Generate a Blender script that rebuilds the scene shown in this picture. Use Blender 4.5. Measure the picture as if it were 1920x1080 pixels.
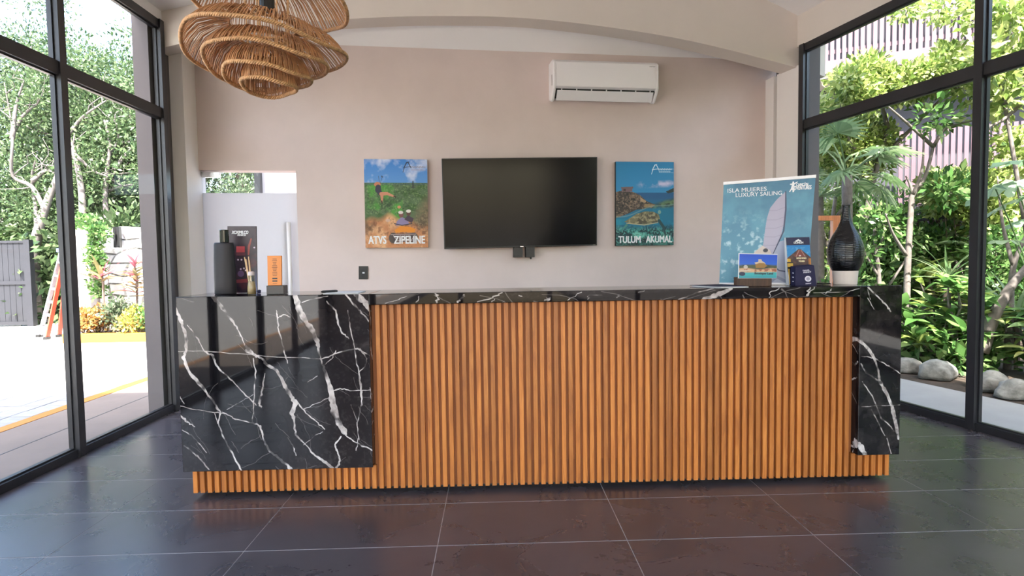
import bpy, math, random
import numpy as np
from mathutils import Vector, Matrix

for o in list(bpy.data.objects):
    bpy.data.objects.remove(o)
S = bpy.context.scene
COL = S.collection
PI = math.pi

# ------------------------------------------------------------------ camera
CH = 1.353
YAW, PITCH, ROLL, FPX = 0.0300, 0.0512, -0.0144, 1130.4
_f = Vector((math.sin(YAW)*math.cos(PITCH), math.cos(YAW)*math.cos(PITCH), -math.sin(PITCH)))
_r = Vector((math.cos(YAW), -math.sin(YAW), 0))
_u = _r.cross(_f)
CR = math.cos(ROLL)*_r + math.sin(ROLL)*_u
CU = -math.sin(ROLL)*_r + math.cos(ROLL)*_u
CF = _f
cam = bpy.data.cameras.new('camera')
cam.sensor_width = 36.0
cam.lens = FPX/1920*36.0
cam.clip_end = 300
camo = bpy.data.objects.new('camera', cam)
COL.objects.link(camo)
camo.matrix_world = Matrix(((CR.x, CU.x, -CF.x, 0), (CR.y, CU.y, -CF.y, 0), (CR.z, CU.z, -CF.z, CH), (0, 0, 0, 1)))
S.camera = camo

# ------------------------------------------------------------------ world, sun, exposure
SUN_TO = Vector((0.0, -0.60, 0.79)).normalized()
w = bpy.data.worlds.new('sky')
S.world = w
w.use_nodes = True
nt = w.node_tree
nt.nodes.clear()
sky = nt.nodes.new('ShaderNodeTexSky')
sky.sky_type = 'NISHITA'
sky.sun_disc = False
sky.sun_elevation = math.asin(SUN_TO.z)
sky.sun_rotation = math.atan2(SUN_TO.x, SUN_TO.y)
sky.dust_density = 3.0
sky.air_density = 1.0
bg = nt.nodes.new('ShaderNodeBackground')
bg.inputs['Strength'].default_value = 0.32
wo = nt.nodes.new('ShaderNodeOutputWorld')
nt.links.new(sky.outputs[0], bg.inputs[0])
nt.links.new(bg.outputs[0], wo.inputs[0])
sun = bpy.data.lights.new('sun', 'SUN')
sun.energy = 7.5
sun.angle = math.radians(1.0)
sun.color = (1.0, 0.95, 0.88)
suno = bpy.data.objects.new('sun', sun)
COL.objects.link(suno)
suno.rotation_euler = SUN_TO.to_track_quat('Z', 'Y').to_euler()
S.view_settings.view_transform = 'Standard'
S.view_settings.look = 'None'
S.view_settings.gamma = 1
S.view_settings.use_curve_mapping = False
S.view_settings.exposure = 2.2
S.cycles.use_denoising = True
S.cycles.max_bounces = 10
S.cycles.diffuse_bounces = 6
S.cycles.transparent_max_bounces = 16
S.cycles.caustics_reflective = False
S.cycles.caustics_refractive = False

# ------------------------------------------------------------------ pixel -> world helpers
def ray(px, py):
    return CF + CR*((px-960)/FPX) - CU*((py-540)/FPX)
CAM = Vector((0, 0, CH))
def at_y(px, py, Y):
    d = ray(px, py); return CAM + d*(Y/d.y)
def at_z(px, py, Z):
    d = ray(px, py); return CAM + d*((Z-CH)/d.z)
BA = math.radians(6.6)
BO = Vector((-3.06, 5.58, 0))
BU = Vector((math.cos(BA), math.sin(BA), 0))
BV = Vector((-math.sin(BA), math.cos(BA), 0))
def B(u, v, z):
    return BO + BU*u + BV*v + Vector((0, 0, z))
def at_v(px, py, v):
    d = ray(px, py)
    t = (BO + BV*v - CAM).dot(BV)/d.dot(BV)
    return CAM + d*t
def uz(px, py, v):
    p = at_v(px, py, v); return (p-BO).dot(BU), p.z
def at_x(px, py, X):
    d = ray(px, py); return CAM + d*(X/d.x)

# ------------------------------------------------------------------ object helpers
def tag(o, label=None, cat=None, group=None, kind=None):
    if label: o['label'] = label
    if cat: o['category'] = cat
    if group: o['group'] = group
    if kind: o['kind'] = kind
    return o
def link(o, parent=None):
    COL.objects.link(o)
    if parent is not None:
        o.parent = parent
        o.matrix_parent_inverse = Matrix.Translation(-Vector(parent['_loc'])) if '_loc' in parent else Matrix.Identity(4)
    return o
def thing(name, loc, label=None, cat=None, group=None, kind=None):
    o = bpy.data.objects.new(name, None)
    o.empty_display_size = 0.05
    o.location = loc
    o['_loc'] = tuple(loc)
    COL.objects.link(o)
    return tag(o, label, cat, group, kind)

class MB:
    def __init__(s): s.v = []; s.f = []; s.uv = None
    def quad(s, a, b, c, d):
        n = len(s.v); s.v += [tuple(a), tuple(b), tuple(c), tuple(d)]; s.f.append((n, n+1, n+2, n+3)); return s
    def hexa(s, p):       # 8 points: bottom 4 (ccw), top 4
        n = len(s.v); s.v += [tuple(q) for q in p]
        for f in ((3, 2, 1, 0), (4, 5, 6, 7), (0, 1, 5, 4), (1, 2, 6, 5), (2, 3, 7, 6), (3, 0, 4, 7)):
            s.f.append(tuple(n+i for i in f))
        return s
    def box(s, x0, x1, y0, y1, z0, z1):
        return s.hexa([(x0, y0, z0), (x1, y0, z0), (x1, y1, z0), (x0, y1, z0), (x0, y0, z1), (x1, y0, z1), (x1, y1, z1), (x0, y1, z1)])
    def bbox(s, u0, u1, v0, v1, z0, z1):   # box in the rotated back-wall frame
        return s.hexa([B(u0, v0, z0), B(u1, v0, z0), B(u1, v1, z0), B(u0, v1, z0), B(u0, v0, z1), B(u1, v0, z1), B(u1, v1, z1), B(u0, v1, z1)])
    def prism(s, poly, off):   # poly: list of Vector, extruded by off
        n = len(s.v); k = len(poly); off = Vector(off)
        s.v += [tuple(p) for p in poly] + [tuple(Vector(p)+off) for p in poly]
        s.f.append(tuple(range(n+k-1, n-1, -1))); s.f.append(tuple(range(n+k, n+2*k)))
        for i in range(k):
            j = (i+1) % k; s.f.append((n+i, n+j, n+k+j, n+k+i))
        return s
    def tube(s, pts, rad, seg=8, cap=True, closed=False):
        pts = [Vector(p) for p in pts]; k = len(pts)
        if not hasattr(rad, '__len__'): rad = [rad]*k
        n0 = len(s.v); prev = None
        for i, p in enumerate(pts):
            if closed: t = pts[(i+1) % k]-pts[i-1]
            else: t = pts[min(i+1, k-1)]-pts[max(i-1, 0)]
            t.normalize()
            if prev is None:
                a = t.orthogonal().normalized()
            else:
                a = prev - t*prev.dot(t)
                a = a.normalized() if a.length > 1e-6 else t.orthogonal().normalized()
            prev = a; b = t.cross(a)
            for j in range(seg):
                q = 2*PI*j/seg
                s.v.append(tuple(p+(a*math.cos(q)+b*math.sin(q))*rad[i]))
        for i in range(k if closed else k-1):
            i2 = (i+1) % k
            for j in range(seg):
                j2 = (j+1) % seg
                s.f.append((n0+i*seg+j, n0+i*seg+j2, n0+i2*seg+j2, n0+i2*seg+j))
        if cap and not closed:
            s.f.append(tuple(n0+j for j in range(seg-1, -1, -1)))
            s.f.append(tuple(n0+(k-1)*seg+j for j in range(seg)))
        return s
    def lathe(s, c, prof, seg=32, sx=1, sy=1, capb=True, capt=True):
        c = Vector(c); n0 = len(s.v)
        for r, z in prof:
            for j in range(seg):
                q = 2*PI*j/seg
                s.v.append((c.x+r*sx*math.cos(q), c.y+r*sy*math.sin(q), c.z+z))
        for i in range(len(prof)-1):
            for j in range(seg):
                j2 = (j+1) % seg
                s.f.append((n0+i*seg+j, n0+i*seg+j2, n0+(i+1)*seg+j2, n0+(i+1)*seg+j))
        if capb: s.f.append(tuple(n0+j for j in range(seg-1, -1, -1)))
        if capt: s.f.append(tuple(n0+(len(prof)-1)*seg+j for j in range(seg)))
        return s
    def mesh(s, name, m, smooth=False):
        me = bpy.data.meshes.new(name); me.from_pydata(s.v, [], s.f); me.update()
        if m: me.materials.append(m)
        if smooth:
            me.polygons.foreach_set('use_smooth', [True]*len(me.polygons))
        return me
    def build(s, name, m, parent=None, smooth=False, bevel=0, kind=None, segs=2):
        o = bpy.data.objects.new(name, s.mesh(name, m, smooth)); link(o, parent)
        if bevel:
            b = o.modifiers.new('bevel', 'BEVEL'); b.width = bevel; b.segments = segs; b.limit_method = 'ANGLE'
        if kind: o['kind'] = kind
        return o

# ------------------------------------------------------------------ materials
def new_mat(name):
    m = bpy.data.materials.new(name); m.use_nodes = True
    t = m.node_tree; t.nodes.clear()
    out = t.nodes.new('ShaderNodeOutputMaterial')
    return m, t, out
def N(t, kind, **kw):
    n = t.nodes.new(kind)
    for k, v in kw.items():
        if k in n.inputs.keys(): n.inputs[k].default_value = v
        else: setattr(n, k, v)
    return n
def L(t, a, b): t.links.new(a, b)
def c4(c): return (c[0], c[1], c[2], 1)
def mat(name, col, rough=0.5, metal=0, var=0.0, scale=8, bump=0.0, bscale=40, spec=0.5, coat=0, stretch=None, col2=None):
    m, t, out = new_mat(name)
    p = N(t, 'ShaderNodeBsdfPrincipled'); L(t, p.outputs[0], out.inputs[0])
    p.inputs['Roughness'].default_value = rough; p.inputs['Metallic'].default_value = metal
    p.inputs['Specular IOR Level'].default_value = spec
    p.inputs['Coat Weight'].default_value = coat
    p.inputs['Base Color'].default_value = c4(col)
    tc = N(t, 'ShaderNodeTexCoord'); mp = N(t, 'ShaderNodeMapping')
    L(t, tc.outputs['Object'], mp.inputs[0])
    if stretch: mp.inputs['Scale'].default_value = stretch
    if var or col2:
        n = N(t, 'ShaderNodeTexNoise', Scale=scale, Detail=5.0, Roughness=0.6); L(t, mp.outputs[0], n.inputs['Vector'])
        r = N(t, 'ShaderNodeValToRGB'); L(t, n.outputs['Fac'], r.inputs[0])
        r.color_ramp.elements[0].position = 0.3; r.color_ramp.elements[1].position = 0.7
        a = col; b = col2 if col2 else tuple(min(1, x*(1+var)) for x in col)
        if not col2: a = tuple(x*(1-var) for x in col)
        r.color_ramp.elements[0].color = c4(a); r.color_ramp.elements[1].color = c4(b)
        L(t, r.outputs[0], p.inputs['Base Color'])
    if bump:
        n2 = N(t, 'ShaderNodeTexNoise', Scale=bscale, Detail=4.0); L(t, mp.outputs[0], n2.inputs['Vector'])
        bm = N(t, 'ShaderNodeBump', Strength=bump, Distance=0.01); L(t, n2.outputs['Fac'], bm.inputs['Height'])
        L(t, bm.outputs[0], p.inputs['Normal'])
    return m
def leaf_mat(name, cols, rough=0.45, transl=0.35):
    m, t, out = new_mat(name)
    g = N(t, 'ShaderNodeNewGeometry'); oi = N(t, 'ShaderNodeObjectInfo')
    ad = N(t, 'ShaderNodeMath', operation='ADD'); L(t, g.outputs['Random Per Island'], ad.inputs[0]); L(t, oi.outputs['Random'], ad.inputs[1])
    fr = N(t, 'ShaderNodeMath', operation='FRACT'); L(t, ad.outputs[0], fr.inputs[0])
    r = N(t, 'ShaderNodeValToRGB'); L(t, fr.outputs[0], r.inputs[0])
    e = r.color_ramp.elements
    while len(e) < len(cols): e.new(0.5)
    for i, c in enumerate(cols):
        e[i].position = i/(len(cols)-1); e[i].color = c4(c)
    p = N(t, 'ShaderNodeBsdfPrincipled', Roughness=rough); L(t, r.outputs[0], p.inputs['Base Color'])
    p.inputs['Specular IOR Level'].default_value = 0.35
    tr = N(t, 'ShaderNodeBsdfTranslucent'); L(t, r.outputs[0], tr.inputs[0])
    mx = N(t, 'ShaderNodeMixShader'); mx.inputs[0].default_value = transl
    L(t, p.outputs[0], mx.inputs[1]); L(t, tr.outputs[0], mx.inputs[2]); L(t, mx.outputs[0], out.inputs[0])
    return m
def glass_mat(name, tint=(0.97, 0.99, 0.98), refl=1.0):
    m, t, out = new_mat(name)
    a = N(t, 'ShaderNodeBsdfTransparent'); a.inputs[0].default_value = c4(tint)
    b = N(t, 'ShaderNodeBsdfGlossy', Roughness=0.0)
    lw = N(t, 'ShaderNodeFresnel', IOR=1.45)
    ml = N(t, 'ShaderNodeMath', operation='MULTIPLY'); L(t, lw.outputs[0], ml.inputs[0]); ml.inputs[1].default_value = refl
    mx = N(t, 'ShaderNodeMixShader'); ge = N(t, 'ShaderNodeNewGeometry'); iv = N(t, 'ShaderNodeMath', operation='SUBTRACT'); iv.inputs[0].default_value = 1.0; L(t, ge.outputs['Backfacing'], iv.inputs[1])
    m2 = N(t, 'ShaderNodeMath', operation='MULTIPLY'); L(t, ml.outputs[0], m2.inputs[0]); L(t, iv.outputs[0], m2.inputs[1])   # each pane mirrors on its near face only
    L(t, m2.outputs[0], mx.inputs[0]); L(t, a.outputs[0], mx.inputs[1]); L(t, b.outputs[0], mx.inputs[2])
    L(t, mx.outputs[0], out.inputs[0]); return m
def image_mat(name, arr, rough=0.45, spec=0.5, coat=0.0):
    h, wd = arr.shape[:2]
    im = bpy.data.images.new(name, wd, h, alpha=False)
    px = np.ones((h, wd, 4), np.float32); lin = np.clip(arr[::-1], 0, 1); px[..., :3] = np.where(lin < 0.0031308, lin*12.92, 1.055*np.power(np.maximum(lin, 1e-6), 1/2.4)-0.055)
    im.pixels.foreach_set(px.ravel()); im.update(); im.pack()
    m, t, out = new_mat(name)
    p = N(t, 'ShaderNodeBsdfPrincipled', Roughness=rough); p.inputs['Specular IOR Level'].default_value = spec
    p.inputs['Coat Weight'].default_value = coat
    ti = N(t, 'ShaderNodeTexImage'); ti.image = im
    uv = N(t, 'ShaderNodeUVMap'); L(t, uv.outputs[0], ti.inputs[0])
    L(t, ti.outputs[0], p.inputs['Base Color']); L(t, p.outputs[0], out.inputs[0])
    return m
def wood_mat(name, c1, c2, c3, rough=0.45, scale=1.0):
    m, t, out = new_mat(name)
    p = N(t, 'ShaderNodeBsdfPrincipled', Roughness=rough); L(t, p.outputs[0], out.inputs[0])
    tc = N(t, 'ShaderNodeTexCoord'); oi = N(t, 'ShaderNodeObjectInfo')
    mp = N(t, 'ShaderNodeMapping'); mp.inputs['Scale'].default_value = (30*scale, 30*scale, 2.2*scale)
    ad = N(t, 'ShaderNodeVectorMath', operation='ADD'); L(t, tc.outputs['Object'], ad.inputs[0])
    cm = N(t, 'ShaderNodeCombineXYZ'); mu = N(t, 'ShaderNodeMath', operation='MULTIPLY'); mu.inputs[1].default_value = 37.0
    L(t, oi.outputs['Random'], mu.inputs[0]); L(t, mu.outputs[0], cm.inputs[0]); L(t, mu.outputs[0], cm.inputs[2])
    L(t, cm.outputs[0], ad.inputs[1]); L(t, ad.outputs[0], mp.inputs[0])
    n = N(t, 'ShaderNodeTexNoise', Scale=1.0, Detail=6.0, Roughness=0.65, Distortion=1.2); L(t, mp.outputs[0], n.inputs['Vector'])
    r = N(t, 'ShaderNodeValToRGB'); L(t, n.outputs['Fac'], r.inputs[0])
    r.color_ramp.elements[0].position = 0.28; r.color_ramp.elements[0].color = c4(c1)
    r.color_ramp.elements[1].position = 0.72; r.color_ramp.elements[1].color = c4(c3)
    e = r.color_ramp.elements.new(0.5); e.color = c4(c2)
    hs = N(t, 'ShaderNodeHueSaturation'); L(t, r.outputs[0], hs.inputs['Color'])
    mr = N(t, 'ShaderNodeMapRange'); L(t, oi.outputs['Random'], mr.inputs[0]); mr.inputs[3].default_value = 0.78; mr.inputs[4].default_value = 1.15
    L(t, mr.outputs[0], hs.inputs['Value']); L(t, hs.outputs[0], p.inputs['Base Color'])
    return m

M = {}
M['plaster'] = mat('plaster', (0.68, 0.57, 0.535), 0.75, var=0.06, scale=1.3, bump=0.06, bscale=18)
M['beam'] = mat('beam_plaster', (0.74, 0.665, 0.60), 0.75, var=0.04, scale=1.0, bump=0.04, bscale=20)
M['white_plaster'] = mat('white_plaster', (0.88, 0.85, 0.845), 0.8, var=0.02, scale=1.0)
M['pilaster'] = mat('pilaster_plaster', (0.88, 0.83, 0.80), 0.75, var=0.03, scale=1.0)
M['frame'] = mat('dark_aluminium', (0.018, 0.018, 0.022), 0.38, var=0.1, scale=3)
M['glass'] = glass_mat('window_glass', (0.97, 0.985, 0.98), 0.3)
M['grout'] = mat('grout', (0.40, 0.38, 0.38), 0.8, var=0.1)
M['black_plastic'] = mat('black_plastic', (0.012, 0.012, 0.013), 0.4)
M['white_plastic'] = mat('white_plastic', (0.90, 0.875, 0.885), 0.35)
M['white_paint'] = mat('white_print', (0.85, 0.84, 0.85), 0.6)
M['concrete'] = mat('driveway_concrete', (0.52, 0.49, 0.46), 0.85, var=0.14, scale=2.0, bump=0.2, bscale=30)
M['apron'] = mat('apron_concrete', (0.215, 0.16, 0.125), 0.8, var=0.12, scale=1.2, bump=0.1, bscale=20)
M['paver'] = mat('paver_concrete', (0.30, 0.29, 0.29), 0.85, var=0.15, scale=9, bump=0.2)
M['yellow'] = mat('yellow_road_paint', (0.46, 0.175, 0.014), 0.6, var=0.12, scale=6)
M['soil'] = mat('brown_soil', (0.06, 0.04, 0.028), 0.95, var=0.4, scale=6, bump=0.6)
M['path'] = mat('pale_path_stone', (0.36, 0.345, 0.35), 0.7, var=0.06, scale=3, bump=0.05)
M['column'] = mat('outside_column', (0.115, 0.10, 0.102), 0.8, var=0.06, scale=3)

# tile: dark slate-look porcelain, softly glossy
def tile_mat():
    m, t, out = new_mat('slate_tile')
    p = N(t, 'ShaderNodeBsdfPrincipled'); L(t, p.outputs[0], out.inputs[0])
    tc = N(t, 'ShaderNodeTexCoord')
    n = N(t, 'ShaderNodeTexNoise', Scale=2.2, Detail=8.0, Roughness=0.62, Distortion=0.8); L(t, tc.outputs['Object'], n.inputs['Vector'])
    r = N(t, 'ShaderNodeValToRGB'); L(t, n.outputs['Fac'], r.inputs[0])
    r.color_ramp.elements[0].position = 0.3; r.color_ramp.elements[0].color = (0.042, 0.036, 0.041, 1)
    r.color_ramp.elements[1].position = 0.75; r.color_ramp.elements[1].color = (0.080, 0.069, 0.076, 1)
    L(t, r.outputs[0], p.inputs['Base Color'])
    rr = N(t, 'ShaderNodeMapRange'); L(t, n.outputs['Fac'], rr.inputs[0]); rr.inputs[1].default_value = 0.3; rr.inputs[2].default_value = 0.7
    rr.inputs[3].default_value = 0.255; rr.inputs[4].default_value = 0.30; L(t, rr.outputs[0], p.inputs['Roughness'])
    n2 = N(t, 'ShaderNodeTexNoise', Scale=5.0, Detail=9.0, Roughness=0.6, Distortion=1.5); L(t, tc.outputs['Object'], n2.inputs['Vector'])
    b = N(t, 'ShaderNodeBump', Strength=0.015, Distance=0.006); L(t, n2.outputs['Fac'], b.inputs['Height']); L(t, b.outputs[0], p.inputs['Normal'])
    p.inputs['Specular IOR Level'].default_value = 0.85
    p.inputs['Specular Tint'].default_value = (0.86, 0.86, 1.0, 1)  # cool cast of the light put into the reflection colour
    return m
M['tile'] = tile_mat()
M['slat'] = wood_mat('oiled_slat_wood', (0.29, 0.085, 0.015), (0.47, 0.155, 0.028), (0.60, 0.225, 0.048), 0.45)
M['slat_back'] = wood_mat('slat_backing_wood', (0.24, 0.07, 0.016), (0.32, 0.10, 0.024), (0.40, 0.13, 0.03), 0.6)
M['dark_wood'] = wood_mat('dark_wood_block', (0.03, 0.013, 0.007), (0.07, 0.03, 0.015), (0.12, 0.055, 0.028), 0.5, 2.0)
M['rattan'] = mat('rattan_reed', (0.47, 0.235, 0.105), 0.55, var=0.3, scale=30)
M['rattan_rim'] = mat('rattan_braid', (0.60, 0.34, 0.16), 0.6, var=0.3, scale=60)

# ------------------------------------------------------------------ tiny paint box for prints and stone
rs = np.random.RandomState(7)
def fnoise(h, w_, cells, seed, octv=4):
    r = np.random.RandomState(seed); out = np.zeros((h, w_)); amp = 1.0; tot = 0
    for o in range(octv):
        c = max(2, int(cells*2**o)); ch = max(2, int(c*h/w_))
        g = r.rand(ch+2, c+2)
        yy = np.linspace(0, ch, h); xx = np.linspace(0, c, w_)
        y0 = yy.astype(int); x0 = xx.astype(int); fy = (yy-y0)[:, None]; fx = (xx-x0)[None, :]
        fy = fy*fy*(3-2*fy); fx = fx*fx*(3-2*fx)
        a = g[y0][:, x0]; b = g[y0][:, x0+1]; c_ = g[y0+1][:, x0]; d = g[y0+1][:, x0+1]
        out += amp*((a*(1-fx)+b*fx)*(1-fy)+(c_*(1-fx)+d*fx)*fy); tot += amp; amp *= 0.55
    return out/tot
def srgb(r, g, b):
    return np.array([((x/255.0+0.055)/1.055)**2.4 if x > 10 else x/255/12.92 for x in (r, g, b)])
def lerp(a, b, t): return a*(1-t[..., None])+b*t[..., None]
def canvas(h, w_, top, bot):
    t = np.linspace(0, 1, h)[:, None]*np.ones((1, w_)); return lerp(np.array(top)*1.0, np.array(bot)*1.0, t)
def mask_poly(h, w_, pts, soft=0.0):
    yy, xx = np.mgrid[0:h, 0:w_]; x = (xx+.5)/w_; y = (yy+.5)/h; ins = np.zeros((h, w_), bool); k = len(pts)
    for i in range(k):
        x1, y1 = pts[i]; x2, y2 = pts[(i+1) % k]
        if y1 == y2: continue
        c = ((y1 > y) != (y2 > y)) & (x < (x2-x1)*(y-y1)/(y2-y1)+x1); ins ^= c
    return ins.astype(float)
def mask_ell(h, w_, cx, cy, rx, ry):
    yy, xx = np.mgrid[0:h, 0:w_]; x = (xx+.5)/w_; y = (yy+.5)/h
    return np.clip((1-((x-cx)/rx)**2-((y-cy)/ry)**2)*4, 0, 1)
def stroke(mask, pts, asp=1.0, jit=0.0, rng=None):
    """pts: (x, y, width) in 0..1 of the picture, widths in units of picture width; draws max distance falloff."""
    h, w_ = mask.shape
    P = [(p[0]*w_, p[1]*h, p[2]*w_*0.5) for p in pts]
    for (x1, y1, r1), (x2, y2, r2) in zip(P[:-1], P[1:]):
        pad = max(r1, r2)+2
        xa, xb = int(max(0, min(x1, x2)-pad)), int(min(w_, max(x1, x2)+pad+1))
        ya, yb = int(max(0, min(y1, y2)-pad)), int(min(h, max(y1, y2)+pad+1))
        if xa >= xb or ya >= yb: continue
        yy, xx = np.mgrid[ya:yb, xa:xb]; dx, dy = x2-x1, y2-y1
        t = np.clip(((xx-x1)*dx+(yy-y1)*dy)/(dx*dx+dy*dy+1e-9), 0, 1)
        d = np.hypot(xx-(x1+t*dx), yy-(y1+t*dy)); r = r1+(r2-r1)*t
        m = np.clip(r-d+0.5, 0, 1)
        np.maximum(mask[ya:yb, xa:xb], m, out=mask[ya:yb, xa:xb])
    return mask
def put(img, m, col): img[:] = lerp(img, np.array(col)*1.0, np.clip(m, 0, 1))
def wiggle(pts, rng, amp=0.004, sub=5):
    out = []
    for a, b in zip(pts[:-1], pts[1:]):
        for i in range(sub):
            t = i/sub; e = amp*(4*t*(1-t))
            out.append((a[0]+(b[0]-a[0])*t+rng.uniform(-e, e), a[1]+(b[1]-a[1])*t+rng.uniform(-e, e), max(0.0012, (a[2]+(b[2]-a[2])*t)*rng.uniform(0.65, 1.25))))
    out.append(pts[-1]); return out
def marble(h, w_, veins, seed, hair=40, name='marble'):
    rng = random.Random(seed)
    n1 = fnoise(h, w_, 3, seed, 5); n2 = fnoise(h, w_, 9, seed+1, 4)
    img = lerp(np.array([0.0055, 0.005, 0.0065]), np.array([0.020, 0.016, 0.017]), np.clip((n1-0.35)*2.5, 0, 1))
    strong = np.zeros((h, w_)); weak = np.zeros((h, w_))
    for v in veins:
        stroke(strong, wiggle(v, rng), 1)
    for i in range(hair):
        x, y = rng.random(), rng.random(); a = rng.choice([0.9, 1.1, 1.25, 2.6, 0.3])+rng.uniform(-.3, .3); p = [(x, y, 0.002)]
        for k in range(rng.randint(2, 6)):
            x += 0.035*math.cos(a); y += 0.035*math.sin(a)*w_/h; a += rng.uniform(-.4, .4); p.append((x, y, 0.0016))
        stroke(weak, wiggle(p, rng, 0.003, 3), 1)
    put(img, weak*0.30*np.clip(n2*1.6, 0, 1), (0.5, 0.45, 0.44))
    tone = lerp(np.array([0.42, 0.36, 0.34]), np.array([0.64, 0.59, 0.575]), np.clip((n2-0.3)*2.6, 0, 1))
    n3 = fnoise(h, w_, max(12, w_/14), seed+2, 3); n4 = fnoise(h, w_, max(6, w_/60), seed+3, 3)
    k = strong*np.clip(0.15+n2*0.5+n3*0.9, 0, 1)*np.clip((n4-.30)*6, .12, 1)
    halo = np.clip((n3-.52)*5, 0, 1)*np.clip((n1-.45)*3, 0, 1); put(img, halo*0.035, (0.5, 0.45, 0.44))
    img = img*(1-k[..., None])+tone*k[..., None]
    return image_mat(name, img, 0.03, 0.33)

# ================================================================== SETTING
XL = -2.93                                   # inner face of the left glazing
RW0 = Vector((3.21, 6.25, 0)); RW1 = Vector((3.60, 4.40, 0))
RD = (RW1-RW0).normalized()                  # along the right glazing, towards the camera
RN = Vector((-RD.y, RD.x, 0))                # outward
if RN.x < 0: RN = -RN
YB = -4.0                                    # wall behind the camera
def RWp(s, out, z): return RW0 + RD*s + RN*out + Vector((0, 0, z))
RLEN = (6.25-YB)/abs(RD.y)

# ground outside
g = MB().box(-40, -4.02, -30, 40, -0.25, -0.02).build('driveway', M['concrete']); tag(g, kind='structure')
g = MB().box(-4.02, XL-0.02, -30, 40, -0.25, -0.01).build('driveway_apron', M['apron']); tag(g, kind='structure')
g = MB().box(3.0, 40, -30, 60, -0.30, -0.06).build('garden_soil', M['soil']); tag(g, kind='structure')
g = MB().box(XL-0.02, 3.0, 6.8, 40, -0.25, -0.02).build('rear_yard', M['concrete']); tag(g, kind='structure')

# floor: grout bed with slate tiles
fl = MB().prism([Vector((XL-0.03, YB-0.2, -0.2)), RWp(RLEN, 0.05, -0.2), RWp(-0.5, 0.05, -0.2), Vector((3.0, 7.6, -0.2)), Vector((XL-0.03, 7.6, -0.2))], (0, 0, 0.1987)).build('floor', M['grout'])
tag(fl, kind='structure')
def clip(poly, p0, n):      # keep side where (p-p0).n <= 0
    out = []
    for i in range(len(poly)):
        a, b = poly[i], poly[(i+1) % len(poly)]
        da, db = (a-p0).dot(n), (b-p0).dot(n)
        if da <= 0: out.append(a)
        if da*db < 0: out.append(a+(b-a)*(da/(da-db)))
    return out
GX0, GDX, GY0, GDY = -2.0853, 0.9, 3.2747, 0.4899
full_tile = None
for j in range(-15, 9):
    for i in range(-1, 9):
        x0 = GX0+GDX*i; y0 = GY0+GDY*j; g_ = 0.0022; h_ = 0.0038
        poly = [Vector((x0+g_, y0+h_, 0)), Vector((x0+GDX-g_, y0+h_, 0)), Vector((x0+GDX-g_, y0+GDY-h_, 0)), Vector((x0+g_, y0+GDY-h_, 0))]
        c = clip(clip(poly, RW0+RN*0.0, RN), Vector((XL+0.0, 0, 0)), Vector((-1, 0, 0)))
        c = clip(clip(c, Vector((0, YB, 0)), Vector((0, -1, 0))), Vector((0, 7.5, 0)), Vector((0, 1, 0)))
        if len(c) < 3: continue
        b = MB().prism([p+Vector((0, 0, -0.0012)) for p in c], (0, 0, 0.0012))
        b.build('tile', M['tile'], fl)

# back wall with its door opening, in the slightly turned frame of the alcove
VW = 0.52
DU0, DU1, DZ = 0.20, 1.14, 2.259
wl = MB()
wl.bbox(DU1, 6.75, VW, VW+0.18, 0, 3.62)
wl.bbox(-0.10, DU1, VW, VW+0.18, DZ, 3.62)
wb = wl.build('wall_back', M['plaster']); tag(wb, kind='structure')
# pilasters and side returns
p = MB(); p.bbox(0.02, 0.215, 0.20, VW+0.18, 0, 3.30); pl = p.build('trim_1', M['pilaster']); tag(pl, kind='structure')
p = MB(); p.bbox(6.34, 6.62, 0.20, VW, 0, 3.30); p.bbox(6.26, 6.34, 0.36, VW, 0, 3.30)
pl = p.build('trim_2', M['pilaster']); tag(pl, kind='structure')
# arched beam
def catmull(P, n=10):
    P = [Vector(q) for q in P]; P = [P[0]*2-P[1]]+P+[P[-1]*2-P[-2]]; out = []
    for i in range(1, len(P)-2):
        a, b, c, d = P[i-1:i+3]
        for k in range(n):
            t = k/n
            out.append(0.5*((2*b)+(c-a)*t+(2*a-5*b+4*c-d)*t*t+(3*b-a-3*c+d)*t**3))
    out.append(P[-2]); return out
arch = catmull([(0.02, 3.235), (0.18, 3.284), (0.933, 3.478), (1.75, 3.59), (2.681, 3.657), (3.672, 3.659), (4.99, 3.534), (6.308, 3.283), (6.62, 3.20)])
am = MB(); k = len(arch); bt = 0.24
for v in (0, bt):
    for (u, z) in arch: am.v.append(tuple(B(u, v, z)))
    for (u, z) in arch: am.v.append(tuple(B(u, v, 4.6)))
for i in range(k-1):
    am.f.append((i, i+1, k+i+1, k+i)); am.f.append((2*k+i+1, 2*k+i, 3*k+i, 3*k+i+1)); am.f.append((i+1, i, 2*k+i, 2*k+i+1))
am.f.append((0, k, 3*k, 2*k)); am.f.append((2*k-1, k-1, 3*k-1, 4*k-1))
ab = am.build('trim_3', M['beam']); tag(ab, kind='structure')
# pale ceiling of the alcove, sloping up behind the arch
cm = MB(); cm.prism([B(0.0, VW, 3.524), B(6.7, VW, 3.524), B(6.7, bt-0.02, 3.80), B(0.0, bt-0.02, 3.80)], (0, 0, 0.06))
cs = cm.build('ceiling_alcove', M['white_plaster']); tag(cs, kind='structure')
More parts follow.
